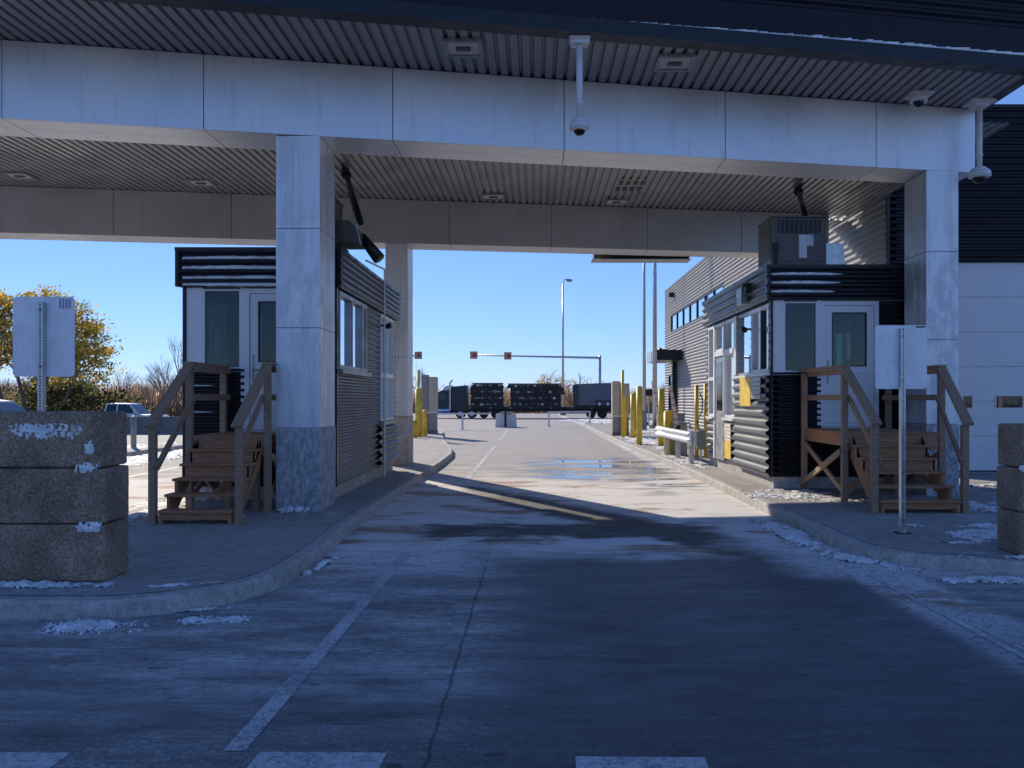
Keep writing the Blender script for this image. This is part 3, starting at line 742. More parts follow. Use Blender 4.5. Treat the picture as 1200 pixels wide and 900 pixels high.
    m = MB(); m.ball((cx2, yf + 1.6, 2.5), .17, 14, 8, 1, .5, 1.5); m.box(cx2 - .24, cx2 + .24, yf + 1.2, yf + 1.65, 1.72, 1.82); m.tube((cx2, yf + 1.45, 1.2), (cx2, yf + 1.45, 1.75), .04, .04, 8); m.build('chair', M['black'], b, smooth=False)

    for q in range(3): B(x0 + .5 + q * .55, x0 + .8 + q * .55, yb - .125, yb - .115, 2.3 + .1 * q, 2.75).build('notice', M['paper'], b)
    B((x0 + x1) / 2 - .1, (x0 + x1) / 2, yf + 2.6, yf + 3.6, 1.2, FD).build('partition', M['interiordark'], b)
    return b

# right hand booth
RX0, RX1, RY = 4.24, 6.6, 15.3
rb = booth(RX0, RX1, RY, 5.7, -1, 'grey ribbed booth on the right with yellow notices beside its lane window')
def lane_r(y): return (RX0, RY + y, 0)
nr = (-1, 0, 0)
# service window (recessed dark jamb), fixed pane, door set, narrow pane
w = window(rb, lane_r(.08), lane_r(1.33), SILL, FD - .05, nr, 'whitemetal', 'skyglass', .07, (.62,), proud=.045)
m = MB(); m.box(RX0 - .03, RX0 + .02, RY + .66, RY + .74, SILL + .07, FD - .12); m.build('sliding_sash', M['black'], w)
window(rb, lane_r(1.36), lane_r(2.48), SILL, FD - .05, nr, 'greymetal', 'skyglass', .05, proud=.03)
window(rb, lane_r(2.72), lane_r(3.66), 1.35, FD - .05, nr, 'whitemetal', 'skyglass', .06, (), ((2.72, 2.86),), proud=.05)
w = window(rb, lane_r(3.72), lane_r(4.62), 2.84, FD - .05, nr, 'whitemetal', 'skyglass', .06, (), (), proud=.05)
window(rb, lane_r(4.78), lane_r(5.45), 1.35, FD - .05, nr, 'whitemetal', 'skyglass', .06, (), ((2.2, 2.28),), proud=.05)
m = MB(); m.box(RX0 - .07, RX0 + .02, RY + 2.50, RY + 2.70, 2.26, FD - .04); m.box(RX0 - .07, RX0 + .02, RY + 3.665, RY + 3.715, 1.3, FD - .04); m.box(RX0 - .07, RX0 + .02, RY + 4.625, RY + 4.775, .38, FD - .04)
m.box(RX0 - .09, RX0 + .02, RY + 2.72, RY + 4.62, 2.73, 2.84); m.build('mullion', M['whitemetal'], rb, bevel=.004)
for q in ((.11, 2.60, 3.7, 1.29, 1.345), (.11, 4.7, 5.5, 1.29, 1.345), (.12, -.02, 2.58, SILL - .06, SILL - .01)): B(RX0 - q[0], RX0 + .02, RY + q[1], RY + q[2], q[3], q[4]).build('sill', M['whitemetal'], rb)
B(RX0 - .05, RX0 + .04, RY + 3.74, RY + 4.6, .38, 2.72).build('door', M['greymetal'], rb, bevel=.004)
dr = bpy.data.objects[rb.children[-1].name]
m = MB(); m.box(RX0 - .06, RX0 - .05, RY + 3.9, RY + 4.44, 1.5, 2.6); m.build('pane', M['carglass'], dr)
m = MB(); m.tube((RX0 - .1, RY + 3.82, 1.45), (RX0 - .1, RY + 3.94, 1.45), .02, .02, 8); m.tube((RX0 - .1, RY + 3.84, 1.45), (RX0 - .05, RY + 3.84, 1.45), .02, .02, 8); m.build('handle', M['chrome'], dr)
# proud lower siding under the service windows
m = MB(); corr(m, (RX0 - .07, RY - .02, 0), (RX0 - .07, RY + 2.56, 0), .36, SILL - .065, nr, pitch=.17, dep=.06, phase=.36); m.build('siding', M['silver'], rb)
B(RX0 - .068, RX0 - .001, RY + .03, RY + 2.53, .37, SILL - .07).build('siding_core', M['trim'], rb)
# notices on the siding
def notice(name, y0, y1_, z0, z1, mat, label, cat, xo=.142, lines=None, band=None):
    t = tag(B(RX0 - xo, RX0 - xo + .012, RY + y0, RY + y1_, z0, z1).build(name, M[mat]), label, cat)
    o = t.location
    if band:
        g = B(RX0 - xo - .003, RX0 - xo, RY + y0 + .01, RY + y1_ - .01, band[0], band[1]).build('band', M[band[2]], t)
    return t
notice('notice_sign', 1.02, 1.86, 1.62, 2.18, 'yellow', 'blank yellow notice under the lane window of the right booth', 'sign')
t = notice('plaque', .30, .98, 1.76, 2.16, 'greymetal', 'grey plaque beside the yellow notice on the right booth', 'plaque')
m = MB()
for k in range(4): m.box(RX0 - .148, RX0 - .142, RY + .36, RY + .9 - (k % 2) * .1, 1.83 + k * .08, 1.845 + k * .08)
m.build('text_line', M['trim'], t)
t = notice('notice_sign', 3.02, 3.62, .46, 1.22, 'yellow', 'pale pink and yellow notice low beside the door of the right booth', 'sign', .062, None, (.85, 1.21, 'paper'))
m = MB()
for k in range(4): m.box(RX0 - .070, RX0 - .065, RY + 3.1, RY + 3.54 - (k % 3) * .06, .9 + k * .08, .925 + k * .08)
m.build('text_line', M['red'], t)
# lamp box on the fascia, cameras
t = thing('wall_lamp', 'grey box lamp on the ribbed fascia above the right booth service window', 'wall lamp', (RX0 - .15, 16.9, 3.75))
B(RX0 - .26, RX0 - .13, 16.55, 16.95, 3.62, 3.92).build('housing', M['greymetal'], t, bevel=.01)
B(RX0 - .255, RX0 - .14, 16.57, 16.93, 3.6, 3.619).build('diffuser', M['lampglass'], t)
t = thing('bracket', 'small black bracket on the fascia beside the box lamp', 'bracket', (RX0 - .15, 16.35, 3.85))
B(RX0 - .24, RX0 - .12, 16.3, 16.36, 3.78, 3.98).build('plate', M['black'], t); B(RX0 - .3, RX0 - .24, 16.3, 16.36, 3.9, 3.96).build('arm', M['black'], t)
def bullet_cam(x, y, z, s, label):
    t = thing('security_camera', label, 'security camera', (x, y, z))
    MB().tube((x, y, z), (x + s * .16, y, z), .02, .02, 8).build('bracket', M['black'], t)
    MB().tube((x + s * .16, y + .1, z), (x + s * .16, y + .02, z), .055, .06, 14).tube((x + s * .16, y + .02, z), (x + s * .16, y - .16, z - .03), .06, .055, 14).build('body', M['black'], t, smooth=True)
    MB().tube((x + s * .16, y - .16, z - .03), (x + s * .16, y - .17, z - .032), .04, .04, 12).build('lens', M['lens'], t)
bullet_cam(RX0 - .04, RY + 1.35, 3.12, -1, 'small black camera beside the service window of the right booth')

# left hand booth
LX0, LX1, LY = -5.56, -3.2, 13.58
lb = booth(LX0, LX1, LY, 5.7, 1, 'grey ribbed booth on the left behind the front column')
nl = (1, 0, 0)
w = window(lb, (LX1, LY + .12, 0), (LX1, LY + 2.35, 0), SILL, FD - .03, nl, 'greymetal', 'skyglass', .07, (.98, 1.85), proud=.05)
B(LX1 - .02, LX1 + .045, LY + 2.01, LY + 2.27, SILL + .07, FD - .1).build('sliding_sash', M['black'], w)
window(lb, (LX1, LY + 3.8, 0), (LX1, LY + 5.35, 0), 1.30, FD - .03, nl, 'whitemetal', 'skyglass', .06, (.75,), ((2.2, 2.3),), proud=.05)
B(LX1, LX1 + .12, LY + .05, LY + 2.42, SILL - .07, SILL - .01).build('sill', M['greymetal'], lb); B(LX1, LX1 + .1, LY + 3.75, LY + 5.4, 1.23, 1.29).build('sill', M['greymetal'], lb)
m = MB(); corr(m, (LX1 + .05, LY + 3.6, 0), (LX1 + .05, LY + 5.72, 0), .36, 1.22, nl, pitch=.17, dep=.06, phase=.36); m.build('siding', M['silver'], lb)
MB().path([(LX1 + .02, LY + 2.4, FT + .2), (LX1 + .17, LY + 3.5, FT + .2), (LX1 + .17, LY + 3.5, .2)], .018, 8).build('conduit', M['galv'], lb)
bullet_cam(LX1 + .06, LY + 3.75, 3.25, 1, 'small black camera on the lane wall of the left booth')

# snow packed in the fascia grooves
def groove_snow(parent, x0, x1, y, rows, seed, tk=.068):
    rnd = random.Random(seed)
    for k, z in enumerate(rows):
        m = MB()
        xe = x1 + rnd.uniform(-.12, .12); n = 26; top = []; bot = []
        for i in range(n + 1):
            t = i / n; x = x0 + (xe - x0) * t; th = tk * math.sin(math.pi * min(1, .12 + t * .88)) ** .45 * (1 - .3 * rnd.random())
            top.append((x, z + th * .55)); bot.append((x, z - th * .55))
        for i in range(n):
            a, b2, c, d = bot[i], bot[i + 1], top[i + 1], top[i]
            m.hexa([(a[0], y - .036, a[1]), (b2[0], y - .036, b2[1]), (b2[0], y + .02, b2[1]), (a[0], y + .02, a[1])],
                   [(d[0], y - .012, d[1]), (c[0], y - .012, c[1]), (c[0], y + .02, c[1]), (d[0], y + .02, d[1])])
        m.build('snow', M['snow'], parent)
groove_snow(rb, RX0 - .05, RX0 + 1.15, RY - .095, (3.67, 3.83, 3.98), 3)
groove_snow(lb, LX0 - .02, LX0 + 2.2, LY - .095, (3.57, 3.67, 3.83, 3.98), 5)
groove_snow(lb, LX0 + .05, LX0 + .5, LY - .03, (1.55, 1.97), 8, .022)

# rooftop units
def rtu(x0, y0, label, side=1, wid=1.0, dep=.9, papers=True):
    z0, z1 = FT, FT + .92; x1, y1_ = x0 + wid, y0 + dep
    t = thing('rooftop_unit', label, 'air conditioner', ((x0 + x1) / 2, (y0 + y1_) / 2, z0))
    B(x0 - .02, x1 + .02, y0 - .02, y1_ + .02, z0 - .03, z0 + .04).build('base_frame', M['galv'], t)
    B(x0, x1, y0, y1_, z0 + .04, z1 - .03).build('casing', M['hvac'], t, bevel=.008)
    B(x0 - .02, x1 + .02, y0 - .02, y1_ + .02, z1 - .03, z1).build('lid', M['hvac'], t, bevel=.006)
    B(x0 + .1, x1 - .04, y0 - .012, y0 - .002, z0 + .10, z1 - .36).build('access_panel', M['hvac'], t, bevel=.003)
    g = B(x0 + .12, x1 - .1, y0 - .006, y0 - .001, z1 - .31, z1 - .07).build('grille', M['black'], t)
    m = MB(); k = x0 + .14
    while k < x1 - .12: m.box(k, k + .02, y0 - .02, y0 - .007, z1 - .31, z1 - .07); k += .085
    m.build('slat', M['hvac'], g)
    m = MB()
    for k in range(12): m.box(x0 - .014, x0 - .002, y0 + .05, y1_ - .05, z0 + .16 + k * .055, z0 + .19 + k * .055)
    m.build('side_louvre', M['hvac'], t)
    if papers:
        m = MB(); m.box(x0 + .5, x0 + .64, y0 - .016, y0 - .0125, z0 + .16, z0 + .58); m.box(x0 + .645, x0 + .76, y0 - .016, y0 - .0125, z0 + .38, z0 + .58); m.build('label_sheet', M['paper'], t)
        m = MB(); m.path([(x0 + .08, y0 - .06, z0), (x0 + .08, y0 - .06, z0 + .35), (x0 + .03, y0 - .03, z0 + .4)], .025, 8); m.box(x0 + .04, x0 + .12, y0 - .09, y0 - .012, z0 + .3, z0 + .42); m.build('conduit', M['black'], t)
    m = MB()
    if side > 0: m.prism([(x1 + .01, y0 + .06, z0 + .02), (x1 + .36, y0 + .06, z0 + .02), (x1 + .33, y0 + .06, z0 + .44), (x1 + .01, y0 + .06, z0 + .44)], (0, .6, 0)); m.build('hood', M['galv'], t)
    return t
t = rtu(RX0 + .02, 15.45, 'rooftop air unit with grille and white label sheets on the right booth')
snow('snow', (RX0 + .02, 16.5, FT + .003), (0, 1, 0), (-1, 0, 0), (0, 0, 1), 2.2, .2, .04, 4.4, .03, -.5, parent=rb)
t = thing('rooftop_unit', 'dark rooftop unit with slanted hood on the left booth, behind the front column', 'air conditioner', (-3.8, 14.6, FT))
B(-4.1, -3.42, 14.1, 15.1, FT, FT + 1.0).build('casing', M['hvac'], t, bevel=.01)
B(-4.12, -3.4, 14.08, 15.12, FT + 1.0, FT + 1.03).build('lid', M['hvac'], t)
MB().prism([(-3.42, 14.4, FT + .25), (-2.98, 14.4, FT + .25), (-2.98, 14.4, FT + .42), (-3.15, 14.4, FT + .62), (-3.42, 14.4, FT + .62)], (0, .7, 0)).build('hood', M['hvac'], t)
MB().tube((-3.02, 14.8, FT + .42), (-2.70, 14.7, FT + .02), .08, .11, 18).tube((-3.38, 14.5, FT + .16), (-3.2, 14.5, FT + .08), .05, .05, 12).build('exhaust_pipe', M['trim'], t, smooth=True)
MB().tube((-3.06, 14.42, FT + .66), (-2.95, 14.39, FT + .2), .012, .012, 8).build('rod', M['galv'], t)
def hanger_pipe(p, q, label):
    p, q = Vector(p), Vector(q); t = thing('service_pipe', label, 'pipe', p); d = q - p
    MB().tube(p + Vector((0, 0, .02)), p + Vector((0, 0, -.12)), .09, .09, 14).tube(p + Vector((0, 0, -.05)), p + d * .12, .10, .10, 14).build('flex_joint', M['black'], t)
    MB().tube(p + d * .1, q, .055, .055, 14).build('pipe', M['trim'], t, smooth=True)
    MB().tube(p + d * .45 + Vector((-.06, -.04, -.03)), q + Vector((-.06, -.04, -.03)), .02, .02, 8).build('conduit', M['galv'], t)
hanger_pipe((-4.05, 18.1, ZT), (-3.12, 15.2, FT + .75), 'dark slanting pipe from the soffit down to the left booth rooftop unit')
hanger_pipe((6.05, 19.7, ZT), (5.08, 16.0, FT + .92), 'dark slanting pipe from the soffit down to the right booth rooftop unit')

# ------------------------------------------------------------------ wooden stairs
def stairs(x0, x1, yf, yd, yb, label, xd1=None, zd=1.24):
    xd1 = xd1 or x1
    t = thing('wooden_stairs', label, 'stairs', ((x0 + x1) / 2, (yf + yb) / 2, .15))
    n = 5; z0 = .15; rise = (zd - z0) / (n + 1); run = (yd - yf) / n; W_ = 'wood'
    for k in range(n):
        z = z0 + rise * (k + 1); y = yf + run * k
        m = MB(); m.box(x0 + .02, x1 - .02, y, y + .125, z - .035, z); m.box(x0 + .02, x1 - .02, y + .135, y + .27, z - .035, z); m.build('tread', M['woodred'], t, bevel=.006)
        if k >= 3 or k == 0: B(x0 + .06, x1 - .06, y + .03 if k else y + .04, y + .05 if k else y + .06, z - rise if k else z - .12, z - .037).build('riser', M['woodred'], t)
    for sx in (x0 + .045, x1 - .085):
        pts = []
        for k in range(n + 1):
            z = z0 + rise * k; y = yf + run * k + .03
            pts += [(sx, y, z), (sx, y, z + (rise if k < n else rise) - .04)]
        pts += [(sx, yd + .02, zd - .04), (sx, yd + .02, zd - .40), (sx, yf + .34, z0), ]
        MB().prism(pts, (.04, 0, 0)).build('stringer', M['woodred'], t)
    # deck
    k = yd
    m = MB()
    while k < yb - .02: m.box(x0 - .02, xd1 + .02, k, min(k + .135, yb), zd - .035, zd); k += .145
    m.build('deck', M['woodred'], t, bevel=.004)
    m = MB(); m.box(x0, xd1, yd + .01, yd + .05, zd - .27, zd - .037); m.box(x0, x0 + .04, yd + .05, yb - .02, zd - .22, zd - .037); m.box(xd1 - .04, xd1, yd + .05, yb - .02, zd - .22, zd - .037); m.build('rim_joist', M['woodred'], t)
    for sx, hr in ((x0, 1), (xd1 if xd1 != x1 else x1, 1)):
        s = -1 if sx == x0 else 1
        xx = x0 - .045 if s < 0 else sx + .045
        xn = x0 - .045 if s < 0 else x1 + .045
        for (px, py, z1) in ((xn, yf + .07, 1.42), (xx, yd + .03, 2.24), (xx, yb - .12, 2.24)):
            m = MB(); m.bar((px, py, z0), (px, py, z1 - .03), .09, .09, (0, 1, 0)); m.build('post', M['wood'], t, bevel=.005)
        # sloping and level handrails
        m = MB(); m.bar((xn, yf - .04, 1.40), (xx, yd + .05, 2.26), .14, .04); m.build('handrail', M['wood'], t, bevel=.004)
        m = MB(); m.bar((xx, yd - .02, 2.262), (xx, yb - .03, 2.262), .14, .04); m.build('handrail', M['wood'], t, bevel=.004)
        xi = s * -.067
        m = MB(); m.bar((xn + xi, yf + .02, .87), (xx + xi, yd + .02, 1.78), .04, .09); m.build('midrail', M['wood'], t, bevel=.004)
        m = MB(); m.bar((xx + xi, yd + .02, 1.78), (xx + xi, yb - .05, 1.78), .04, .09); m.build('midrail', M['wood'], t, bevel=.004)
        m = MB(); m.bar((xx + xi, yd + .02, 2.19), (xx + xi, yb - .05, 2.19), .04, .09); m.build('rail_board', M['wood'], t, bevel=.004)
        m = MB(); m.bar((xx, yd + .0, .3), (xx, yb - .1, 1.0), .04, .09); m.build('brace', M['wood'], t, bevel=.004)
        m = MB(); m.bar((xx - xi * .8, yb - .1, .25), (xx - xi * .8, yd + .05, .95), .04, .09); m.build('brace', M['wood'], t, bevel=.004)
    for px in ((x0 + x1) / 2 - .1, (x0 + x1) / 2 + .3):
        m = MB(); m.bar((px, yd + .3, z0), (px, yd + .3, zd - .25), .09, .09, (0, 1, 0)); m.build('post', M['wood'], t)
    m = MB(); m.bar((x0 + .1, yd + .35, .3), (x1 - .1, yd + .35, 1.0), .04, .09); m.build('brace', M['wood'], t)
    return t
stairs(-4.86, -3.845, 10.86, 12.06, LY - .06, 'weathered wooden steps and railings up to the left booth door')
stairs(4.80, 5.98, 11.92, 13.12, RY - .06, 'weathered wooden steps and railings up to the right booth door', 6.2)

# ------------------------------------------------------------------ retaining blocks
def blk(x0, x1, y0, y1_, z0, z1, label, seed):
    m = MB(); m.box(x0, x1, y0, y1_, z0 + .004, z1 - .004)
    o = m.build('concrete_block', M['block']); 
    bv = o.modifiers.new('Bevel', 'BEVEL'); bv.width = .03; bv.segments = 4
    sb = o.modifiers.new('Sub', 'SUBSURF'); sb.subdivision_type = 'SIMPLE'; sb.levels = sb.render_levels = 4
    tx = bpy.data.textures.new('rough', 'CLOUDS'); tx.noise_scale = .05
    dp = o.modifiers.new('D', 'DISPLACE'); dp.texture = tx; dp.strength = .008; dp.texture_coords = 'GLOBAL'
    return tag(o, label, 'concrete block', 'stacked concrete blocks')
zz = [.15, .66, 1.15, 1.645]
for k, lbl in enumerate(('bottom', 'middle', 'top')):
    dx = (.01, .012, -.005)[k]
    o = blk(-5.2 + dx, -3.77 + dx, 7.44, 7.90, zz[k], zz[k + 1], 'brown rough concrete block, %s one of the stack at the left edge' % lbl, k)
    if k == 2: snow('snow', (-4.28, 7.437, 1.47), (1, 0, 0), (0, 0, 1), (0, -1, 0), .66, .14, .006, 2.2, .006, .05, parent=o, nz=.7, rag=1.5)
    if k == 2: snow('snow', (-3.89, 7.437, 1.33), (1, 0, 0), (0, 0, 1), (0, -1, 0), .09, .12, .006, 2.9, .005, .0, parent=o, nz=.6, rag=1.3)
    if k == 1: snow('snow', (-3.88, 7.432, 1.155), (1, 0, 0), (0, 0, 1), (0, -1, 0), .26, .09, .015, 5.2, .006, -.1, parent=o, nz=.6, rag=1.1)
    if k == 0: snow('snow', (-3.9, 7.432, .64), (1, 0, 0), (0, 0, 1), (0, -1, 0), .24, .09, .015, 6.2, .006, -.1, parent=o, nz=.6, rag=1.1)
zz = [.15, .60, 1.05, 1.50]
for k, lbl in enumerate(('bottom', 'middle', 'top')):
    o = blk(4.92 + (.0, -.008, .004)[k], 6.33, 8.66, 9.12, zz[k], zz[k + 1], 'brown rough concrete block, %s one of the stack at the right edge' % lbl, k + 5)
    if k == 1: snow('snow', (4.95, 8.66, 1.04), (1, 0, 0), (0, 0, 1), (0, -1, 0), .1, .08, .02, 5.2, .01, -.2, parent=o, nz=.6)

# ------------------------------------------------------------------ sign backs on perforated posts
def post_sign(x, y, z0, z1, w, ztop, label, rot=0, marks=False):
    t = thing('road_sign', label, 'road sign', (x, y, .15)); zc = (z0 + z1) / 2; h = z1 - z0
    # plate outline with rounded corners
    pts = []; r = .04
    for cx, cz, a0 in ((w / 2 - r, h / 2 - r, 0), (-w / 2 + r, h / 2 - r, 90), (-w / 2 + r, -h / 2 + r, 180), (w / 2 - r, -h / 2 + r, 270)):
        for k in range(5): a = R(a0 + k * 22.5); pts.append((cx + r * math.cos(a), cz + r * math.sin(a)))
    pl_ = MB().prism([(x + a * math.cos(rot), y + .035 + a * math.sin(rot), zc + b) for a, b in pts], (0, .004, 0)).build('sign_plate', M['signback'], t)
    # perforated square post: a U channel with hole rows
    m = MB(); hw = .028
    m.box(x - hw, x - hw + .006, y - .03, y + .03, .155, ztop); m.box(x + hw - .006, x + hw, y - .03, y + .03, .155, ztop); m.box(x - hw + .006, x + hw - .006, y + .022, y + .03, .155, ztop)
    z = .155
    m.box(x - hw + .006, x - .008, y - .03, y - .024, .155, ztop); m.box(x + .008, x + hw - .006, y - .03, y - .024, .155, ztop)
    while z < ztop - .02:
        m.box(x - .008, x + .008, y - .0295, y - .0245, z, z + .016); z += .03
    m.build('post', M['galv'], t)
    B(x - hw + .008, x + hw - .008, y - .02, y + .02, .155, ztop - .005).build('post_core', M['gap'], t)
    B(x - .04, x + .04, y - .045, y + .045, .15, .27).build('sleeve', M['galv'], t, bevel=.004)
    MB().tube((x, y, .154), (x, y, .160), .11, .09, 14).build('footing', M['gap'], t)
    for bz in (z0 + .1, z1 - .14):
        MB().tube((x, y - .038, bz), (x, y - .024, bz), .014, .012, 8).tube((x, y - .046, bz), (x, y - .038, bz), .008, .008, 6).build('bolt', M['greymetal'], t)
    if marks:
        mm = MB()
        for k in range(4): mm.box(x + w / 2 - .15 + k * .032, x + w / 2 - .138 + k * .032, y + .032, y + .0345, z1 - .12, z1 - .02)
        mm.build('faded_print', M['faded'], pl_)
    else:
        mm = MB(); mm.box(x + w / 2 - .13, x + w / 2 - .02, y + .032, y + .0345, z1 - .03, z1 - .012); mm.build('sticker', M['black'], pl_)
n = NT('sign_back'); f = n.noise(3, 6, .6); g = n.noise(14, 6, .7)
c = n.vary((.86, .86, .90), f, .88, 1.08); c = n.mix(n.mul(n.mul(n.ss(g, .5, .62), n.ss(f, .45, .6)), .6), c, (.66, .7, .76)); M['signback'] = n.fin(c, .5, .1)
M['faded'] = basic('faded_print', (.30, .24, .42), .6)
post_sign(-4.98, 8.6, 1.98, 2.79, .62, 2.73, 'back of a large blank sign on a perforated post behind the left block stack', .02, True)
post_sign(4.38, 10.2, 1.875, 2.64, .62, 2.60, 'back of a large blank sign on a perforated post before the right booth steps')

# ------------------------------------------------------------------ main building
BX, BY0, BY1, BZ, BX1 = 8.5, 20.6, 56, 8.86, 26
bd = thing('inspection_building', 'large ribbed metal building on the right with a ribbon window and white garage doors', 'building', (17, 38, 0))
rib = (18.0, 32.9, 5.95, 7.0)   # window ribbon along the lane wall (s0,s1,z0,z1)
m = MB(); wall_skin(m, (BX, BY0, 0), (BX, BY1, 0), .16, BZ - .08, (-1, 0, 0), [rib, (31.2, 33.8, .16, 3.3)], pitch=.17, dep=.06); m.build('siding', M['wallsilver'], bd)
gd = (10.0 - BX, 15.2 - BX, .0, 5.07)
gd2 = (16.4 - BX, 21.6 - BX, .0, 5.07)
m = MB(); wall_skin(m, (BX, BY0, 0), (BX1, BY0, 0), .0, BZ - .08, (0, -1, 0), [gd, gd2], pitch=.16, dep=.035); m.build('siding', M['charcoal'], bd)
m = MB(); wall_core(m, (BX, BY0, 0), (BX, BY1, 0), 0, BZ - .08, (-1, 0, 0), [rib, (31.2, 33.8, .16, 3.3)], .2)
wall_core(m, (BX + .2, BY0, 0), (BX1, BY0, 0), 0, BZ - .08, (0, -1, 0), [(gd[0] - .2, gd[1] - .2, gd[2], gd[3]), (gd2[0] - .2, gd2[1] - .2, gd2[2], gd2[3])], .2)
m.box(BX1 - .2, BX1, BY0 + .2, BY1, 0, BZ - .1); m.box(BX, BX1, BY1 - .2, BY1, 0, BZ - .1); m.build('wall', M['interiordark'], bd)
B(BX + .1, BX1 - .1, BY0 + .1, BY1 - .1, BZ - .3, BZ - .12).build('roof', M['greymetal'], bd)
m = MB(); m.box(BX - .05, BX + .15, BY0 - .05, BY1 + .05, BZ - .08, BZ); m.box(BX + .15, BX1, BY0 - .05, BY0 + .15, BZ - .08, BZ); m.build('coping', M['trim'], bd)
B(BX - .045, BX + .03, BY0 - .045, BY0 + .03, 0, BZ - .08).build('corner_trim', M['trim'], bd)
w = MB(); frame_rect(w, (BX - .04, BY0 + rib[0], 0), (BX - .04, BY0 + rib[1], 0), rib[2], rib[3], (-1, 0, 0), .07, .12, tuple((rib[1] - rib[0]) / 7 * k for k in range(1, 7)))
wo = w.build('window', M['trim'], bd)
pane((BX, BY0 + rib[0], 0), (BX, BY0 + rib[1], 0), rib[2], rib[3], (-1, 0, 0), .02).build('pane', M['skyglass'], wo)
wo = window(bd, (BX, BY0 + 31.2, 0), (BX, BY0 + 33.8, 0), .16, 3.3, (-1, 0, 0), 'black', 'carglass', .1, (1.3,), proud=.05)
# entrance awning on the lane wall
m = MB(); m.box(6.98, BX - .04, 49.3, 53.6, 4.02, 4.62); m.build('awning', M['trim'], bd, bevel=.01)
m = MB(); m.box(6.96, 6.978, 49.28, 53.62, 4.0, 4.64); m.build('awning_sunlit_face', M['galv'], bd)  # pale sheet puts the awning's sunlit left side into its colour
m = MB(); m.box(8.2, 8.46, 51.2, 51.5, .16, 4.0); m.build('awning_post', M['trim'], bd)
# sectional doors
def gdoor(x0, x1, seed):
    g = MB(); y = BY0 + .06
    zs = [.03 + k * .84 for k in range(7)]
    for a, b in zip(zs, zs[1:]): g.box(x0, x1, y, y + .05, a, b - .012)
    d = g.build('garage_door', M['whitemetal'], bd)
    B(x0, x1, y + .03, y + .06, .0, 5.06).build('backing', M['greymetal'], d)
    B(x0, x1, y - .005, y + .03, .0, .03).build('rubber_seal', M['rubber'], d)
    for wx in ((.05, .33) , (.85, 1.55), (2.1, 2.8), (3.35, 4.05)):
        f = MB(); frame_rect(f, (x0 + .26 + wx[0], y - .012, 0), (x0 + .26 + wx[1], y - .012, 0), 1.52, 1.86, (0, -1, 0), .03, .03); fo = f.build('window', M['whitemetal'], d)
        B(x0 + .29 + wx[0], x0 + .23 + wx[1], y - .008, y - .004, 1.55, 1.83).build('pane', M['lens'], fo)
gdoor(10.0, 15.2, 1); gdoor(16.4, 21.6, 2)
B(11.18, 11.28, BY0 + .035, BY0 + .045, 1.56, 1.82).build('orange_reflection', M['orange'], bd)  # orange sheet stands in for a reflection in the door window
bullet_cam(BX - .05, 55.2, 4.95, -1, 'dark camera on the wall above the entrance awning'); bpy.data.objects['security_camera.002'].scale = (2.6, 2.6, 2.6)
t = thing('wall_light', 'small dark light high on the wall above the ribbon window', 'wall light', (BX - .1, 52.5, 8.1))
B(BX - .35, BX - .04, 52.2, 52.6, 8.0, 8.3).build('housing', M['black'], t, bevel=.02); B(BX - .33, BX - .06, 52.22, 52.58, 7.98, 7.999).build('diffuser', M['lampglass'], t)

# ------------------------------------------------------------------ bollards, guard rail, gates, monitors
def bollard(x, y, h, r, label, z=.15, cap=True, name='bollard', cat='bollard', mat='yellow'):
    m = MB(); m.tube((x, y, z), (x, y, z + h - r * .5), r, r, 20); m.ball((x, y, z + h - r * .5), r, 20, 5, sz=.5, z0=0)
    m.tube((x, y, z), (x, y, z + .015), r * 1.5, r * 1.3, 20)
    return tag(m.build(name, M[mat], smooth=True), label, cat, 'yellow bollards along the islands')
bollard(3.66, 30.2, 2.08, .105, 'tallest thick yellow bollard on the right kerb, nearest the lane')
bollard(4.30, 29.3, 1.98, .10, 'thick yellow bollard behind the short one, left of the raised barrier arm')
bollard(3.86, 24.9, 1.28, .13, 'short stout yellow bollard with slanted top behind the guardrail')
bollard(4.41, 23.4, 2.0, .055, 'left slim yellow bollard against the pale ribbed wall')
bollard(4.66, 23.4, 2.04, .055, 'right slim yellow bollard against the pale ribbed wall, beside the right booth')
bollard(3.98, 35.0, 1.85, .10, 'left of two close yellow bollards behind the tallest one')
bollard(4.12, 35.9, 1.9, .085, 'right of two close yellow bollards behind the tallest one')
bollard(3.82, 36.6, 1.7, .08, 'yellow bollard standing right before the right beige monitor')
bollard(3.68, 36.2, 2.85, .06, 'thin very tall yellow pole before the right beige monitor', name='marker_pole', cat='pole')
bollard(-5.16, 37.5, 2.9, .06, 'thin very tall yellow pole before the left beige monitor', name='marker_pole', cat='pole')
bollard(-5.02, 36.6, 2.1, .15, 'thick yellow bollard before the left beige monitor')
bollard(-4.85, 37.3, 1.15, .10, 'low yellow bollard in front of the left beige monitor')
bollard(-5.02, 35.4, .75, .1, 'lowest yellow bollard, beside the rear left column')
o = bollard(-13.2, 28, 1.06, .09, 'weathered greenish bollard on the far left island', mat='beigedk')
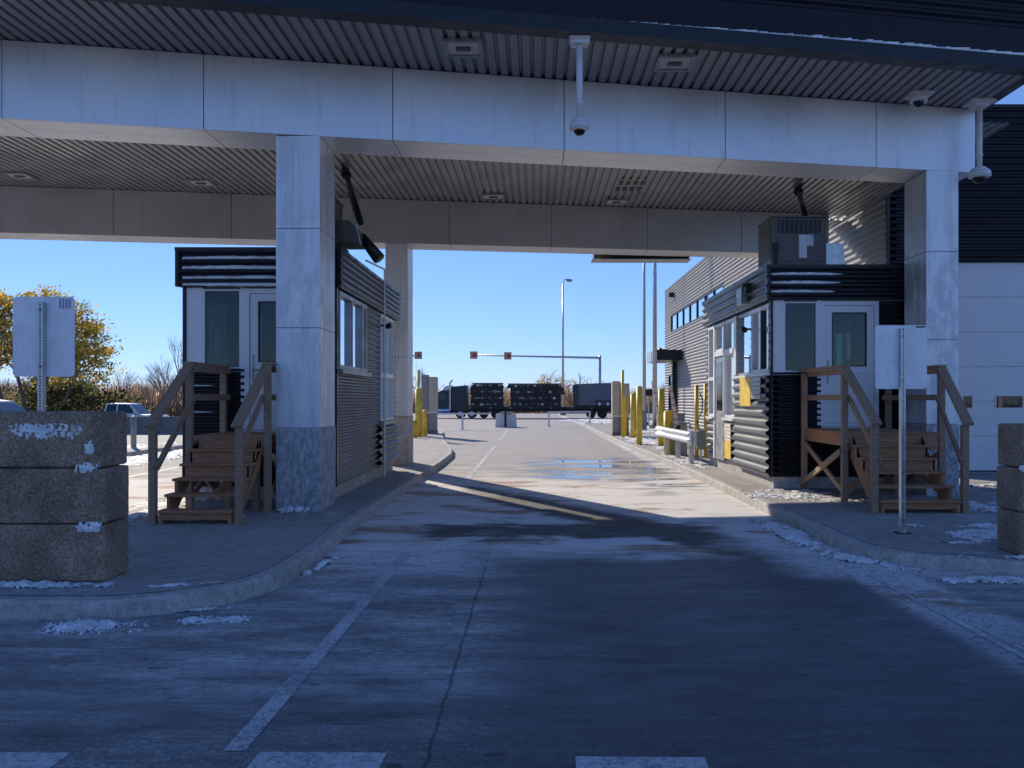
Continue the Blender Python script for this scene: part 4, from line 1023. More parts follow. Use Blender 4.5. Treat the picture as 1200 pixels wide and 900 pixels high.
def monitor_tower(x0, x1, y, h, label, dep=.5):
    t = thing('scanner_tower', label, 'scanner tower', ((x0 + x1) / 2, y, .15)); zc = .15 + h * .36; xm = x0 + (x1 - x0) * .45
    B(x0, x1, y, y + dep, .15, .3).build('base', M['plinth'], t, bevel=.01)
    B(x0 + .02, xm - .01, y + .02, y + dep - .02, .3, zc).build('lower_cabinet', M['beigedk'], t, bevel=.01)
    B(xm + .01, x1 - .02, y + .02, y + dep - .02, .3, zc).build('lower_cabinet', M['beigedk'], t, bevel=.01)
    B(x0, xm - .01, y, y + dep, zc, .15 + h).build('upper_cabinet', M['beigedk' if x0 < 0 else 'beige'], t, bevel=.02)
    B(xm + .01, x1, y, y + dep, zc, .15 + h - .1).build('upper_cabinet', M['beige'], t, bevel=.02)
    B(x0, x1, y - .03, y - .002, zc - .03, zc + .03).build('rail', M['whitemetal'], t)
monitor_tower(-5.35, -4.62, 39.8, 2.75, 'tall beige scanner tower on the end of the left island')
monitor_tower(3.35, 4.1, 37.4, 2.4, 'tall beige scanner tower on the right island among yellow bollards')

t = thing('guardrail', 'short pale W-beam guardrail on three posts before the right booth', 'guardrail', (3.85, 23, .15))
pts = [(3.76, 25.9), (3.78, 24.6), (3.83, 23.0), (3.88, 21.3), (3.93, 20.95)]
prof = [(-.03, .64), (.03, .68), (.05, .735), (-.0, .78), (-.03, .80), (0, .82), (.05, .865), (.03, .92), (-.03, .95)]
m = MB(); vs = []
for (x, y) in pts:
    for (o, z) in prof: vs.append((x - .09 - o, y, z))
fs = []; k = len(prof)
for i in range(len(pts) - 1):
    for j in range(k - 1): fs.append((i * k + j, i * k + j + 1, (i + 1) * k + j + 1, (i + 1) * k + j))
m.addf(vs, fs); ro = m.build('rail', M['whitemetal'], t, smooth=True); sd = ro.modifiers.new('Solid', 'SOLIDIFY'); sd.thickness = .006
m = MB(); m.tube((3.90, 20.95, .62), (3.90, 20.95, .97), .13, .13, 18).build('end_cap', M['galv'], t, smooth=False)
for (x, y) in pts[1:4]:
    m = MB(); m.box(x - .055, x + .055, y - .075, y - .065, .15, .9); m.box(x - .055, x + .055, y + .065, y + .075, .15, .9); m.box(x - .006, x + .006, y - .065, y + .065, .15, .9); m.build('post', M['galv'], t)

def barrier(x, y, top, label, lean):
    t = thing('barrier_gate', label, 'barrier gate', (x, y, .15))
    B(x - .18, x + .18, y - .2, y + .2, .15, 1.05).build('cabinet', M['greymetal'], t, bevel=.015)
    B(x - .2, x + .2, y - .22, y + .22, 1.05, 1.1).build('lid', M['greymetal'], t, bevel=.01)
    base = Vector((x - .1, y - .26, .95)); tip = base + Vector((lean, 0, top))
    m = MB(); d = tip - base
    a = m.bar(base, tip, .09, .03, (0, 1, 0)).build('arm', M['whitemetal'], t)
    m = MB()
    for k in range(1, 6): p = base + d * (k / 6); MB().bar(p, p + d * .06, .094, .034, (0, 1, 0)).build('stripe', M['red'], a)
    MB().tube((x - .1, y - .3, .95), (x - .1, y - .15, .95), .07, .07, 14).build('hub', M['black'], t)
barrier(4.15, 24.6, 1.2, 'barrier gate with its pink and white arm raised behind the guardrail', -.22)
barrier(4.8, 32.5, 1.5, 'farther barrier gate with its pale arm raised behind the thick bollards', -.30)
t = thing('electrical_pedestal', 'small grey electrical box with loose cable between the slim bollards', 'electrical box', (4.3, 22.3, .15))
B(4.2, 4.42, 22.2, 22.35, .45, .95).build('box', M['greymetal'], t, bevel=.01); MB().tube((4.31, 22.3, .15), (4.31, 22.3, .45), .03, .03, 10).build('post', M['galv'], t)
MB().path([(4.25, 22.18, .95), (4.18, 22.1, 1.2), (4.3, 22.1, 1.45), (4.33, 22.15, 1.75), (4.27, 22.2, 1.9)], .015, 6).build('cable', M['black'], t)
t = thing('card_reader', 'dark box on a thin post beside the light masts', 'reader', (6.6, 50, .15))
MB().tube((6.62, 50, .15), (6.62, 50, 2.0), .04, .04, 8).build('post', M['galv'], t); B(6.4, 6.85, 49.9, 50.1, 1.95, 2.35).build('box', M['black'], t, bevel=.02)
# pedestrian style rail and boxes at the far end of the island
for (x, y, h, lb_) in ((5.4, 44, 1.0, 'small grey cabinet behind the yellow bollards'), (5.6, 34, 1.0, 'small pale cabinet beside the pale ribbed wall')):
    t = thing('utility_cabinet', lb_, 'cabinet', (x, y, .15)); B(x - .3, x + .3, y - .2, y + .2, .15, .15 + h).build('body', M['beigedk'], t, bevel=.02); B(x - .33, x + .33, y - .23, y + .23, .15 + h, .2 + h).build('lid', M['greymetal'], t)
# exit swing gates
def pipe_gate(xa, ya, xb, yb, posts, label):
    t = thing('swing_gate', label, 'gate', (xa, ya, 0))
    MB().tube((xa, ya, .93), (xb, yb, .93), .05, .05, 10).build('boom', M['whitemetal'], t, smooth=True)
    for px, py in posts:
        m = MB(); m.tube((px, py, 0), (px, py, .98), .06, .06, 10); m.tube((px, py, 0), (px, py, .05), .15, .12, 12); m.build('post', M['whitemetal'], t)
pipe_gate(-6.3, 48.0, -2.7, 49.4, [(-4.2, 48.8)], 'low white pipe gate across the exit lane left of the concrete box')
pipe_gate(.8, 55, 3.65, 57, [(.83, 55), (3.6, 57)], 'low white pipe gate right of the concrete box')
t = thing('concrete_barrier_box', 'pale concrete box with a post in the middle of the exit lane', 'concrete box', (-1.9, 53.5, 0))
m = MB(); m.hexa([(-2.55, 53.4, 0), (-1.2, 53.4, 0), (-1.2, 54.2, 0), (-2.55, 54.2, 0)], [(-2.5, 53.45, .85), (-1.25, 53.45, .85), (-1.25, 54.15, .85), (-2.5, 54.15, .85)]); m.build('box', M['whitemetal'], t, bevel=.03)
B(-2.2, -1.5, 53.3, 54.2, .855, .95).build('lid', M['greymetal'], t); MB().tube((-1.9, 53.15, 0), (-1.9, 53.15, 1.0), .07, .07, 10).build('post', M['trim'], t)

# poles and signals
def mast(x, y, h, r, label, lamp=None):
    z = gz(x, y); t = thing('light_mast', label, 'light pole', (x, y, z))
    MB().tube((x, y, z), (x, y, z + .4), r * 2.2, r * 2.2, 14).build('base', M['plinth'], t)
    MB().tube((x, y, z + .4), (x, y, h), r, r * .55, 14).build('pole', M['galv'], t, smooth=True)
    if lamp:
        MB().path([(x, y, h), (x + .15, y, h + .45), (x + .6, y, h + .55)], .07, 8).build('arm', M['galv'], t)
        MB().ball((x + .85, y, h + .38), .42, 14, 8, 1, .7, .5).build('lamp_head', M['greymetal'], t, smooth=True)
    else:
        MB().box(x - .5, x + .5, y - .15, y + .15, h - .1, h + .15).build('lamp_head', M['greymetal'], t)
mast(3.65, 115, 17.4, .17, 'distant tall light pole with a curved lamp head behind the stacked trailers', True)
mast(6.6, 52, 14.5, .11, 'left of the two tall poles beside the awning')
mast(6.27, 45, 14.5, .13, 'right of the two tall poles beside the awning')
def sig_mast(x, y, xa, heads, label, r=.16):
    z = gz(x, y); t = thing('signal_mast', label, 'signal mast', (x, y, z)); za = 7.0
    MB().tube((x, y, z), (x, y, za + .3), r * 1.3, r, 14).build('pole', M['galv'], t, smooth=True)
    MB().tube((x, y, za), (xa, y, za + .35), r * .95, r * .45, 12).build('arm', M['galv'], t, smooth=True)
    for hx in heads:
        zz_ = za + .35 * (hx - x) / (xa - x)
        h = B(hx - .45, hx + .45, y - .45, y - .2, zz_ - .45, zz_ + .45).build('signal_head', M['orange'], t, bevel=.03)
        m = MB(); m.box(hx - .47, hx + .47, y - .2, y - .17, zz_ - .47, zz_ + .47); m.build('back_plate', M['paper'], h)
        m = MB(); m.tube((hx + .1, y - .49, zz_ - .05), (hx + .1, y - .45, zz_ - .05), .2, .2, 14); m.build('lens', M['hvac'], h)
sig_mast(8.1, 108, -8.3, (-7.85, -3.55), 'long signal mast arm with two orange signal boxes across the far lanes')
sig_mast(-18.6, 108, -14.4, (-14.85,), 'signal mast whose single orange box shows beside the rear left column')

# ------------------------------------------------------------------ vehicles
def wheel(parent, x, y, z, r, w, side, hub='galv'):
    t = MB().tube((x, y - w / 2, z), (x, y + w / 2, z), r, r, 22).build('wheel', M['rubber'], parent)
    MB().tube((x, y + side * (w / 2 + .002), z), (x, y + side * (w / 2 + .015), z), r * .62, r * .55, 16).build('rim', M[hub], t)
    return t
def car(x, y, kind, paint, label, s=1.0):
    z = gz(x, y); t = thing({'suv': 'parked_suv', 'pickup': 'pickup_truck', 'sedan': 'parked_car'}[kind], label, {'suv': 'SUV', 'pickup': 'pickup', 'sedan': 'car'}[kind], (x, y, z))
    wd = .95 if kind != 'sedan' else .88
    if kind == 'suv':
        body = [(-2.4, .45), (-2.42, 1.0), (-2.3, 1.08), (1.1, 1.08), (2.2, .98), (2.4, .8), (2.4, .4)]; cab = [(-2.28, 1.08), (-2.0, 1.70), (-.2, 1.76), (.45, 1.70), (1.25, 1.07)]; L = 2.4; wins = [(-2.0, -1.1), (-1.02, -.15), (-.07, .75)]; rw = (-1.5, 1.5)
    elif kind == 'pickup':
        body = [(-2.95, .55), (-2.97, 1.15), (-.95, 1.15), (1.35, 1.15), (2.6, 1.08), (2.85, .9), (2.85, .45)]; cab = [(-.98, 1.15), (-.85, 1.85), (-.3, 1.9), (.75, 1.86), (1.5, 1.14)]; L = 2.9; wins = [(-.82, -.1), (0.0, .95)]; rw = (-1.85, 1.8)
    else:
        body = [(-2.2, .4), (-2.25, .9), (-1.7, .98), (1.0, .95), (2.1, .8), (2.25, .6), (2.2, .35)]; cab = [(-1.75, .97), (-1.05, 1.42), (.2, 1.45), (1.1, .95)]; L = 2.2; wins = [(-1.3, -.45), (-.37, .6)]; rw = (-1.35, 1.35)
    b = MB().prism([(x + a, y - wd, z + c) for a, c in body], (0, 2 * wd, 0)).build('body', M[paint], t, bevel=.06)
    cb = MB(); n = len(cab); k = .16
    cb.addf([(x + a, y - wd + .03 + (k if c > 1.2 else 0), z + c) for a, c in cab] + [(x + a, y + wd - .03 - (k if c > 1.2 else 0), z + c) for a, c in cab],
            [list(range(n)), list(range(2 * n - 1, n - 1, -1))] + [(i, n + i, n + (i + 1) % n, (i + 1) % n) for i in range(n)])
    c_ = cb.build('cabin', M[paint], t, bevel=.05)
    zt = max(c for a, c in cab) - .1; zb = body[2][1] + .08
    def topx(xx, zz):  # roof slant limits
        return xx
    for (a, c) in wins:
        f0 = cab[0][0] + .12; ft = cab[1][0] + .14
        sl = lambda zz, xx: xx
        a0 = max(a, f0); a1 = max(a, ft); c0 = c; c1 = c
        if c == wins[-1][1]: c0 = cab[-1][0] - .32; c1 = cab[-2][0] - .05 if kind != 'sedan' else .25
        ins = .012
        yb_ = y - wd + .03 - ins + k * .12; yt_ = y - wd + .03 + k * .93 - ins
        MB().hexa([(x + a0, yb_, z + zb), (x + c0, yb_, z + zb), (x + c0, yb_ + .05, z + zb), (x + a0, yb_ + .05, z + zb)], [(x + a1, yt_, z + zt), (x + c1, yt_, z + zt), (x + c1, yt_ + .05, z + zt), (x + a1, yt_ + .05, z + zt)]).build('side_window', M['carglass'], t)
    pA, pB = cab[-1], cab[-2]
    m = MB(); o = .02; m.addf([(x + pA[0] - .05 + o, y - wd + .14, z + pA[1] + .06), (x + pA[0] - .05 + o, y + wd - .14, z + pA[1] + .06), (x + pB[0] + .06 + o, y + wd - .28, z + pB[1] - .05), (x + pB[0] + .06 + o, y - wd + .28, z + pB[1] - .05)], [(0, 1, 2, 3)]); m.build('windshield', M['carglass'], t)
    for rx in rw:
        wheel(t, x + rx, y - wd + .08, z + .37, .37, .24, -1); wheel(t, x + rx, y + wd - .08, z + .37, .37, .24, 1)
    for s_ in (-1, 1): B(x + L - .12, x + L + .02, y + s_ * (wd - .25) - .18, y + s_ * (wd - .25) + .18, z + .66, z + .84).build('headlight', M['lampglass'], t, bevel=.02)
    if kind == 'pickup':
        B(x - 2.9, x - 1.05, y - wd + .1, y + wd - .1, z + 1.13, z + 1.2).build('bed_cover', M['snow'], t)
    m = MB(); m.box(x + cab[-1][0] - .35, x + cab[-1][0] - .2, y - wd - .16, y - wd, z + zb + .02, z + zb + .2); m.build('mirror', M[paint], t)
    return t
car(-19.3, 30, 'suv', 'carwhite', 'white roofed SUV mostly hidden behind the left block stack', 1)
car(-28.0, 58, 'pickup', 'carwhite', 'white pickup truck parked beyond the low barrier on the left')
car(-22.6, 60, 'sedan', 'carwhite', 'pale car parked behind the low barrier, seen between the stair rails')
t = thing('jersey_barrier', 'long low blue grey concrete barrier before the parked pickup', 'barrier', (-20, 53, -.38))
for k in range(4):
    x = -26.3 + k * 3.05; m = MB()
    m.prism([(x, 52.7, -.42), (x, 52.8, -.1), (x, 52.92, .1), (x, 52.95, .68), (x, 53.1, .68), (x, 53.13, .1), (x, 53.25, -.1), (x, 53.35, -.42)], (3.02, 0, 0)); m.build('section', M['plinth'], t)

# semi truck with flatbed, about 98 m out
TY = 98; tz = gz(0, TY)
t = thing('semi_truck', 'dark blue semi truck with tall chrome exhaust facing left', 'truck', (-10, TY, tz))
B(-12.9, -7.0, TY - .5, TY + .5, tz + .6, tz + .9).build('chassis', M['black'], t)
MB().prism([(-13.4, TY - 1.0, tz + .6), (-13.4, TY - 1.0, tz + 1.7), (-13.1, TY - 1.0, tz + 1.95), (-11.6, TY - 1.0, tz + 2.15), (-11.6, TY - 1.0, tz + .6)], (0, 2.0, 0)).build('hood', M['duskblue'], t, bevel=.08)
MB().prism([(-11.6, TY - 1.2, tz + .7), (-11.6, TY - 1.2, tz + 2.15), (-11.2, TY - 1.2, tz + 2.95), (-10.9, TY - 1.2, tz + 3.1), (-9.6, TY - 1.2, tz + 3.2), (-9.6, TY - 1.2, tz + .7)], (0, 2.4, 0)).build('cab', M['duskblue'], t, bevel=.06)
MB().prism([(-9.58, TY - 1.22, tz + .8), (-9.58, TY - 1.22, tz + 3.6), (-7.75, TY - 1.22, tz + 3.75), (-7.75, TY - 1.22, tz + .8)], (0, 2.44, 0)).build('sleeper', M['duskblue'], t, bevel=.06)
MB().prism([(-10.9, TY - 1.0, tz + 3.1), (-10.3, TY - 1.0, tz + 3.65), (-9.6, TY - 1.0, tz + 3.8), (-9.6, TY - 1.0, tz + 3.2)], (0, 2.0, 0)).build('roof_fairing', M['carwhite'], t, bevel=.05)
B(-10.95, -10.3, TY - 1.225, TY - 1.19, tz + 2.1, tz + 2.8).build('side_window', M['carglass'], t)
MB().tube((-9.75, TY - 1.32, tz + .9), (-9.75, TY - 1.32, tz + 4.0), .1, .1, 12).tube((-9.75, TY - 1.32, tz + 4.0), (-9.45, TY - 1.32, tz + 4.35), .1, .1, 12).build('exhaust_stack', M['chrome'], t)
MB().tube((-11.1, TY - 1.0, tz + .85), (-9.7, TY - 1.0, tz + .85), .32, .32, 18).build('fuel_tank', M['chrome'], t)
B(-13.6, -13.2, TY - 1.1, TY + 1.1, tz + .4, tz + .8).build('bumper', M['chrome'], t)
for wx in (-12.5, -8.6, -7.3): wheel(t, wx, TY - .95, tz + .5, .5, .35, -1); wheel(t, wx, TY + .95, tz + .5, .5, .35, 1)
t = thing('flatbed_trailer', 'long black flatbed trailer loaded with stacked trailers', 'trailer', (1, TY, tz))
B(-8.0, 10.6, TY - 1.25, TY + 1.25, tz + 1.1, tz + 1.3).build('deck', M['black'], t)
m = MB(); m.box(-7.6, 10.4, TY - .5, TY - .35, tz + .75, tz + 1.1); m.box(-7.6, 10.4, TY + .35, TY + .5, tz + .75, tz + 1.1); m.build('frame_rail', M['black'], t)
for wx in (6.3, 7.6): wheel(t, wx, TY - .95, tz + .48, .48, .4, -1, 'black'); wheel(t, wx, TY + .95, tz + .48, .48, .4, 1, 'black')
for wx in (-5.9, -4.6): wheel(t, wx, TY - .95, tz + .5, .5, .4, -1, 'black')
m = MB()
for k in range(8): m.box(-7.5 + k * 2.3, -7.42 + k * 2.3, TY - 1.27, TY - 1.255, tz + 1.1, tz + 1.24)
m.build('stake_pocket', M['galv'], t)
# utility trailers stacked on the deck: each one a thing
def util_trailer(x0, x1, z, label, seed, top=False):
    rnd = random.Random(seed); t = thing('utility_trailer', label, 'trailer', ((x0 + x1) / 2, TY, z), 'stacked utility trailers')
    h = .56; m = MB()
    for yy_ in (TY - 1.15, TY + 1.15):
        m.box(x0, x1, yy_ - .05, yy_ + .05, z, z + .14); m.box(x0 + .2, x1 - .1, yy_ - .03, yy_ + .03, z + h - .1, z + h - .02)
        k = x0 + .2
        while k < x1: m.box(k, k + .07, yy_ - .03, yy_ + .03, z + .14, z + h - .1); k += rnd.uniform(.55, .8)
    k = x0
    while k < x1: m.box(k, k + .08, TY - 1.1, TY + 1.1, z + .02, z + .12); k += .5
    m.build('frame', M['black'], t)
    B(x0 + .1, x1 - .1, TY - 1.0, TY + 1.0, z + .10, z + .80 if not top else z + .3).build('bed', M['black'], t)
    B(x0 + .3, x1 - .3, TY - .9, TY + .9, z + .16, z + .42).build('folded_ramp', M['trim'], t)
    m = MB(); k = x0 + .15
    while k < x1 - .6:
        m.bar((k, TY - 1.19, z + .12), (k + rnd.uniform(.3, .6), TY - 1.19, z + h), .05, .05); m.bar((k + .25, TY - 1.21, z + rnd.uniform(.15, .5)), (k + .25 + rnd.uniform(.15, .5), TY - 1.21, z + rnd.uniform(.15, .5)), .05, .06); k += rnd.uniform(.5, .9)
    m.build('brace', M['hvac'], t)
    wx = x0 + (x1 - x0) * rnd.uniform(.15, .9)
    wheel(t, wx, TY - 1.08, z + .27, .27, .2, -1, 'galv')
    wheel(t, x0 + (x1 - x0) * rnd.uniform(.3, .7), TY - 1.08, z + .25, .25, .2, -1, 'hvac')
    for q in range(5): xx = rnd.uniform(x0 + .2, x1 - .5); B(xx, xx + .25, TY - 1.24, TY - 1.2, z + .2, z + .34).build('lamp', M[('red', 'paper', 'hvac', 'greymetal', 'greymetal')[q]], t)
ord_ = ('lowest', 'second lowest', 'second highest', 'highest')
for k in range(4): util_trailer(-7.55 + .1 * (k % 2), -3.65, tz + 1.32 + k * .72, 'black utility trailer, %s of the short stack right behind the cab' % ord_[k], k, k == 3)
for k in range(4): util_trailer(-3.0 - (.35 if k == 3 else 0), 2.9 + (.4 if k == 2 else 0), tz + 1.32 + k * .70, 'black utility trailer, %s of the long stack in the middle of the flatbed' % ord_[k], k + 9, k == 3)
t = thing('cargo_trailer', 'enclosed grey cargo trailer riding on the rear of the flatbed', 'trailer', (7, TY, tz + 1.3))
cz = tz + 1.45
MB().prism([(4.25, TY - 1.1, cz), (4.2, TY - 1.1, cz + 2.35), (4.5, TY - 1.1, cz + 2.45), (9.8, TY - 1.1, cz + 2.62), (10.3, TY - 1.1, cz + 2.3), (10.6, TY - 1.1, cz)], (0, 2.2, 0)).build('body', M['trailergrey'], t, bevel=.04)
B(4.18, 4.9, TY - 1.12, TY - 1.103, cz + .02, cz + 2.3).build('front_panel', M['cardark'], t)
B(4.3, 10.5, TY - 1.0, TY + 1.0, cz - .15, cz).build('chassis', M['black'], t)
for wx in (7.2, 8.15): wheel(t, wx, TY - 1.14, cz + .18, .34, .2, -1)
B(6.7, 8.65, TY - 1.24, TY - 1.1, cz + .5, cz + .58).build('fender', M['black'], t)
# distant shed
t = thing('shed', 'distant low shed with a blue grey metal roof beyond the parked cars', 'shed', (-42, 100, -.4))
B(-46, -38, 100, 106, -.4, 1.2).build('wall', M['interior'], t); MB().prism([(-46.4, 99.6, 1.2), (-46.4, 103, 2.6), (-46.4, 106.4, 1.2)], (8.8, 0, 0)).build('roof', M['roofmetal'], t)
B(-43, -41.6, 99.97, 99.995, -.4, .9).build('door', M['trim'], t)

# ------------------------------------------------------------------ trees
def branch(mb, p, d, L, r, depth, rnd, tips, spread=.55, n=5):
    q = p + d * L; mb.tube(p, q, r, r * .68, n, cap=False)
    tips.append((q.copy(), depth))
    if depth == 0: return
    k = rnd.choice((2, 3, 3)) if depth > 1 else rnd.choice((2, 3))
    for i in range(k):
        a = Vector((rnd.gauss(0, 1), rnd.gauss(0, 1), rnd.gauss(.25, .5))).normalized()
        nd = (d + a * spread * rnd.uniform(.7, 1.25)).normalized(); nd = (nd + Vector((0, 0, .12))).normalized()
        branch(mb, p + d * L * rnd.uniform(.7, 1.0) if i else q, nd, L * rnd.uniform(.62, .86), r * .62, depth - 1, rnd, tips, spread, 3 if depth < 4 else 5)
def bare_proto(seed, h, label, spread=.5, stems=1):
    rnd = random.Random(seed); t = thing('bare_tree', label, 'tree', (0, 0, 0), 'bare trees along the far edge of the yard')
    tips = []; tr = MB(); cr = MB(); n = stems
    tr.tube((0, 0, -.1), (0, 0, h * .22), h * .02, h * .015, 8)
    for i in range(max(3, n + 2)):
        a = rnd.uniform(0, 6.28); d = Vector((math.cos(a) * .45, math.sin(a) * .45, 1)).normalized()
        branch(cr, Vector((0, 0, h * rnd.uniform(.08, .22))), d, h * .24, h * .011, 5, rnd, tips, spread)
    tr.build('trunk', M['bark'], t, smooth=True); cr.build('crown', M['twig'], t)
    return t
protos = [bare_proto(s, h, 'leafless grey brown tree in the tree line', sp) for s, h, sp in ((1, 6.5, .5), (2, 5.5, .62), (5, 7, .45), (8, 5, .7))]
rnd = random.Random(42); spots = []
for k in range(30): spots.append((-66 + k * 1.35 + rnd.uniform(-1, 1), rnd.uniform(84, 102)))
for k in range(34): spots.append((-22 + k * 1.9 + rnd.uniform(-1, 1), rnd.uniform(128, 150)))
used = set()
for i, (x, y) in enumerate(spots):
    pi = i % 4
    o = protos[pi] if pi not in used else copy_tree(protos[pi])
    used.add(pi); s = rnd.uniform(.7, 1.05) * (.75 if y > 120 else .95)
    o.location = (x, y, -.4); o.rotation_euler = (0, 0, rnd.uniform(0, 6.28)); o.scale = (s * 1.1, s * 1.1, s)
    if y > 120: o['label'] = 'leafless tree in the low distant line behind the semi truck'; o['group'] = 'bare trees behind the truck'
    else: o['label'] = 'leafless tree in the brown tree line beyond the parked pickup'; o['group'] = 'bare trees beyond the pickup'
lone = copy_tree(protos[0]); lone.location = (-28.8, 70, -.4); lone.scale = (.85, .85, 1.18); lone['label'] = 'taller lone bare tree just left of the left booth'; del lone['group']
lone2 = copy_tree(protos[2]); lone2.location = (-15.4, 118, -.4); lone2.scale = (1, 1, .95); lone2['label'] = 'bare tree with frosty twigs just right of the left scanner tower'; del lone2['group']
# leafy trees
def leafy(x, y, z, lobes, mats, wts, nclump, nleaf, size, trunks, name, label, cat, seed, sig=.5):
    rnd = random.Random(seed); t = thing(name, label, cat, (x, y, z)); m = MB()
    tot = sum(l[4] ** 2 * l[3] for l in lobes)
    for l in lobes:
        cx, cy, czz, rz, rr = l; nn = int(nclump * (rr ** 2 * rz) / tot)
        for c in range(nn):
            while True:
                v = Vector((rnd.uniform(-1, 1), rnd.uniform(-1, 1), rnd.uniform(-1, 1)))
                if v.length < 1: break
            v = v * (v.length ** -.35 if v.length > .05 else 1)
            if v.length > 1.1: v = v.normalized() * rnd.uniform(.95, 1.12)
            cc = Vector((x + cx + v.x * rr, y + cy + v.y * rr, z + czz + v.z * rz)); km = rnd.choices(range(len(mats)), wts)[0]
            if v.z > .3 and rnd.random() < .45: km = 0
            sg = sig * rnd.uniform(.6, 1.3)
            for q in range(nleaf):
                p = cc + Vector((rnd.gauss(0, sg), rnd.gauss(0, sg), rnd.gauss(0, sg * .6)))
                a = Vector((rnd.gauss(0, 1), rnd.gauss(0, 1), rnd.gauss(0, 1))).normalized(); b = a.orthogonal().normalized(); c2 = a.cross(b)
                s = size * rnd.uniform(.6, 1.3); kk = km if rnd.random() < .8 else rnd.randrange(len(mats))
                m.addf([p - b * s, p - c2 * s * .6, p + b * s, p + c2 * s * .6], [(0, 1, 2, 3)], kk)
    m.build('crown', [M[k] for k in mats], t)
    tr = MB()
    for (a, b, r) in trunks:
        a = Vector(a) + Vector((x, y, z)); b = Vector(b) + Vector((x, y, z)); mid = (a + b) / 2 + Vector((rnd.uniform(-.3, .3), 0, 0))
        tr.tube(a, mid, r, r * .75, 8); tr.tube(mid, b, r * .75, r * .3, 8)
        tips = []
        for q in range(4): branch(tr, mid + (b - mid) * rnd.uniform(0, .8), ((b - a).normalized() + Vector((rnd.uniform(-.8, .8), rnd.uniform(-.6, .6), rnd.uniform(0, .5)))).normalized(), 1.3, r * .35, 3, rnd, tips, .6, 5)
    tr.build('trunk', M['bark'], t)
    return t
# X = (px-628)/1000*60
leafy(-35.5, 60, -.4, [(-2.2, 0, 7.2, 2.6, 2.2), (.8, .5, 7.4, 2.6, 2.0), (3.0, 0, 6.8, 2.5, 1.6), (4.1, 0, 5.0, 2.6, 1.5), (-4.5, 0, 6.5, 3.2, 2.2), (.5, 1.5, 5, 2, 2.2)], ['leaf1', 'leaf2', 'leaf3', 'leaf4'], [.30, .30, .32, .08], 640, 38, .12,
      [((0, 0, 0), (-1.6, 0, 7.5), .16), ((.3, 0, 0), (2.4, 0, 7.2), .15), ((-1.5, 0, 0), (-3.5, 0, 7), .14), ((1.2, 0, 0), (3.8, 0, 5), .1)], 'cottonwood_tree', 'tall golden and green autumn tree behind the left sign', 'tree', 11, .36)
leafy(-36.5, 66, -.4, [(-2, 0, 2.0, 1.7, 2.0), (0, 0, 2.2, 1.8, 2.0), (2.2, 0, 1.9, 1.6, 1.8), (4.4, 0, 1.6, 1.3, 1.5)], ['needle', 'leaf3', 'leaf2'], [.6, .28, .12], 260, 26, .13,
      [((0, 0, 0), (0, 0, 3), .1), ((2.2, 0, 0), (2.3, 0, 2.6), .1)], 'evergreen_shrub', 'dark green shrubs below the golden tree', 'shrub', 12)
for k, (x, y, h) in enumerate(((1.4, 140, 4.6), (4.2, 142, 4.2), (6.6, 140, 3.8))):
    leafy(x, y, -.4, [(0, 0, h, 1.6, 1.5), (.8, 0, h - 1, 1.3, 1.3)], ['leaf4', 'brush'], [.6, .4], 46, 16, .14, [((0, 0, 0), (0, 0, h), .12)], 'autumn_tree', ('left', 'middle', 'right')[k] + ' one of three small orange brown trees above the long trailer stack', 'tree', 30 + k, .35)
leafy(-33.5, 95, -.4, [(0, 0, 1.6, 1.2, 2.2), (3, 0, 1.3, 1, 1.8)], ['leaf4', 'brush', 'leaf1'], [.5, .3, .2], 60, 20, .13, [((0, 0, 0), (0, 0, 1.6), .05)], 'autumn_shrub', 'low orange shrub in the tree line behind the pickup', 'shrub', 50)
# dense far brush as one mass
rnd = random.Random(5); m = MB()
def brushband(x0, x1, y0, y1_, n, h):
    for i in range(n):
        x = rnd.uniform(x0, x1); y = rnd.uniform(y0, y1_); hh = h * rnd.uniform(.45, 1) * (.75 + .35 * mnoise.noise(Vector((x * .15, 0, 3))))
        a = rnd.uniform(0, 3.14); dx, dy = math.cos(a) * .13, math.sin(a) * .13; lx, ly = rnd.gauss(0, .35), rnd.gauss(0, .35)
        m.addf([(x - dx, y - dy, -.46), (x + dx, y + dy, -.46), (x + lx, y + ly, hh)], [(0, 1, 2)])
        for q in range(3):
            z = hh * rnd.uniform(.25, .85); bx, by = x + lx * z / hh, y + ly * z / hh; s = rnd.uniform(.5, 1.1)
            m.addf([(bx, by, z), (bx + .03, by, z + .05), (bx + rnd.uniform(-s, s), by + rnd.uniform(-s, s), z + s * rnd.uniform(.3, 1))], [(0, 1, 2)])
brushband(-130, -22, 90, 122, 17000, 5.6); brushband(-24, 80, 138, 175, 13000, 5.4); brushband(-260, -60, 70, 120, 5000, 5)
struct(m.build('far_wood', M['brush']), 'stuff')

# ------------------------------------------------------------------ snow on the ground
def gsnow(x, y, w, h, ht, seed, z=0, ang=0, res=.03, thr=0.0, nz=1.0, rag=.45):
    a = R(ang); return struct(snow('snow', (x, y, z), (math.cos(a), math.sin(a), 0), (-math.sin(a), math.cos(a), 0), (0, 0, 1), w, h, ht, seed, res, thr, nz=nz, rag=rag), 'stuff')
gsnow(-3.38, 6.55, .85, .42, .04, 1.3, res=.01, nz=1.3, rag=.8)
gsnow(-2.55, 6.75, .55, .25, .012, 2.7, res=.008, thr=.15, nz=1.2, rag=1.6)
gsnow(-4.35, 7.30, 1.5, .24, .05, 3.1, .156, res=.012, nz=.5)
gsnow(-3.0, 7.35, .75, .12, .015, 8.1, .156, 18, .012, .05)
gsnow(-2.75, 7.10, .62, .10, .03, 5.1, 0, 18, .012)
gsnow(-2.25, 8.9, .09, .95, .05, 6.2, 0, -6, .012)
gsnow(-3.45, 12.1, .75, .35, .12, 7.7, .152, res=.02, nz=.4)
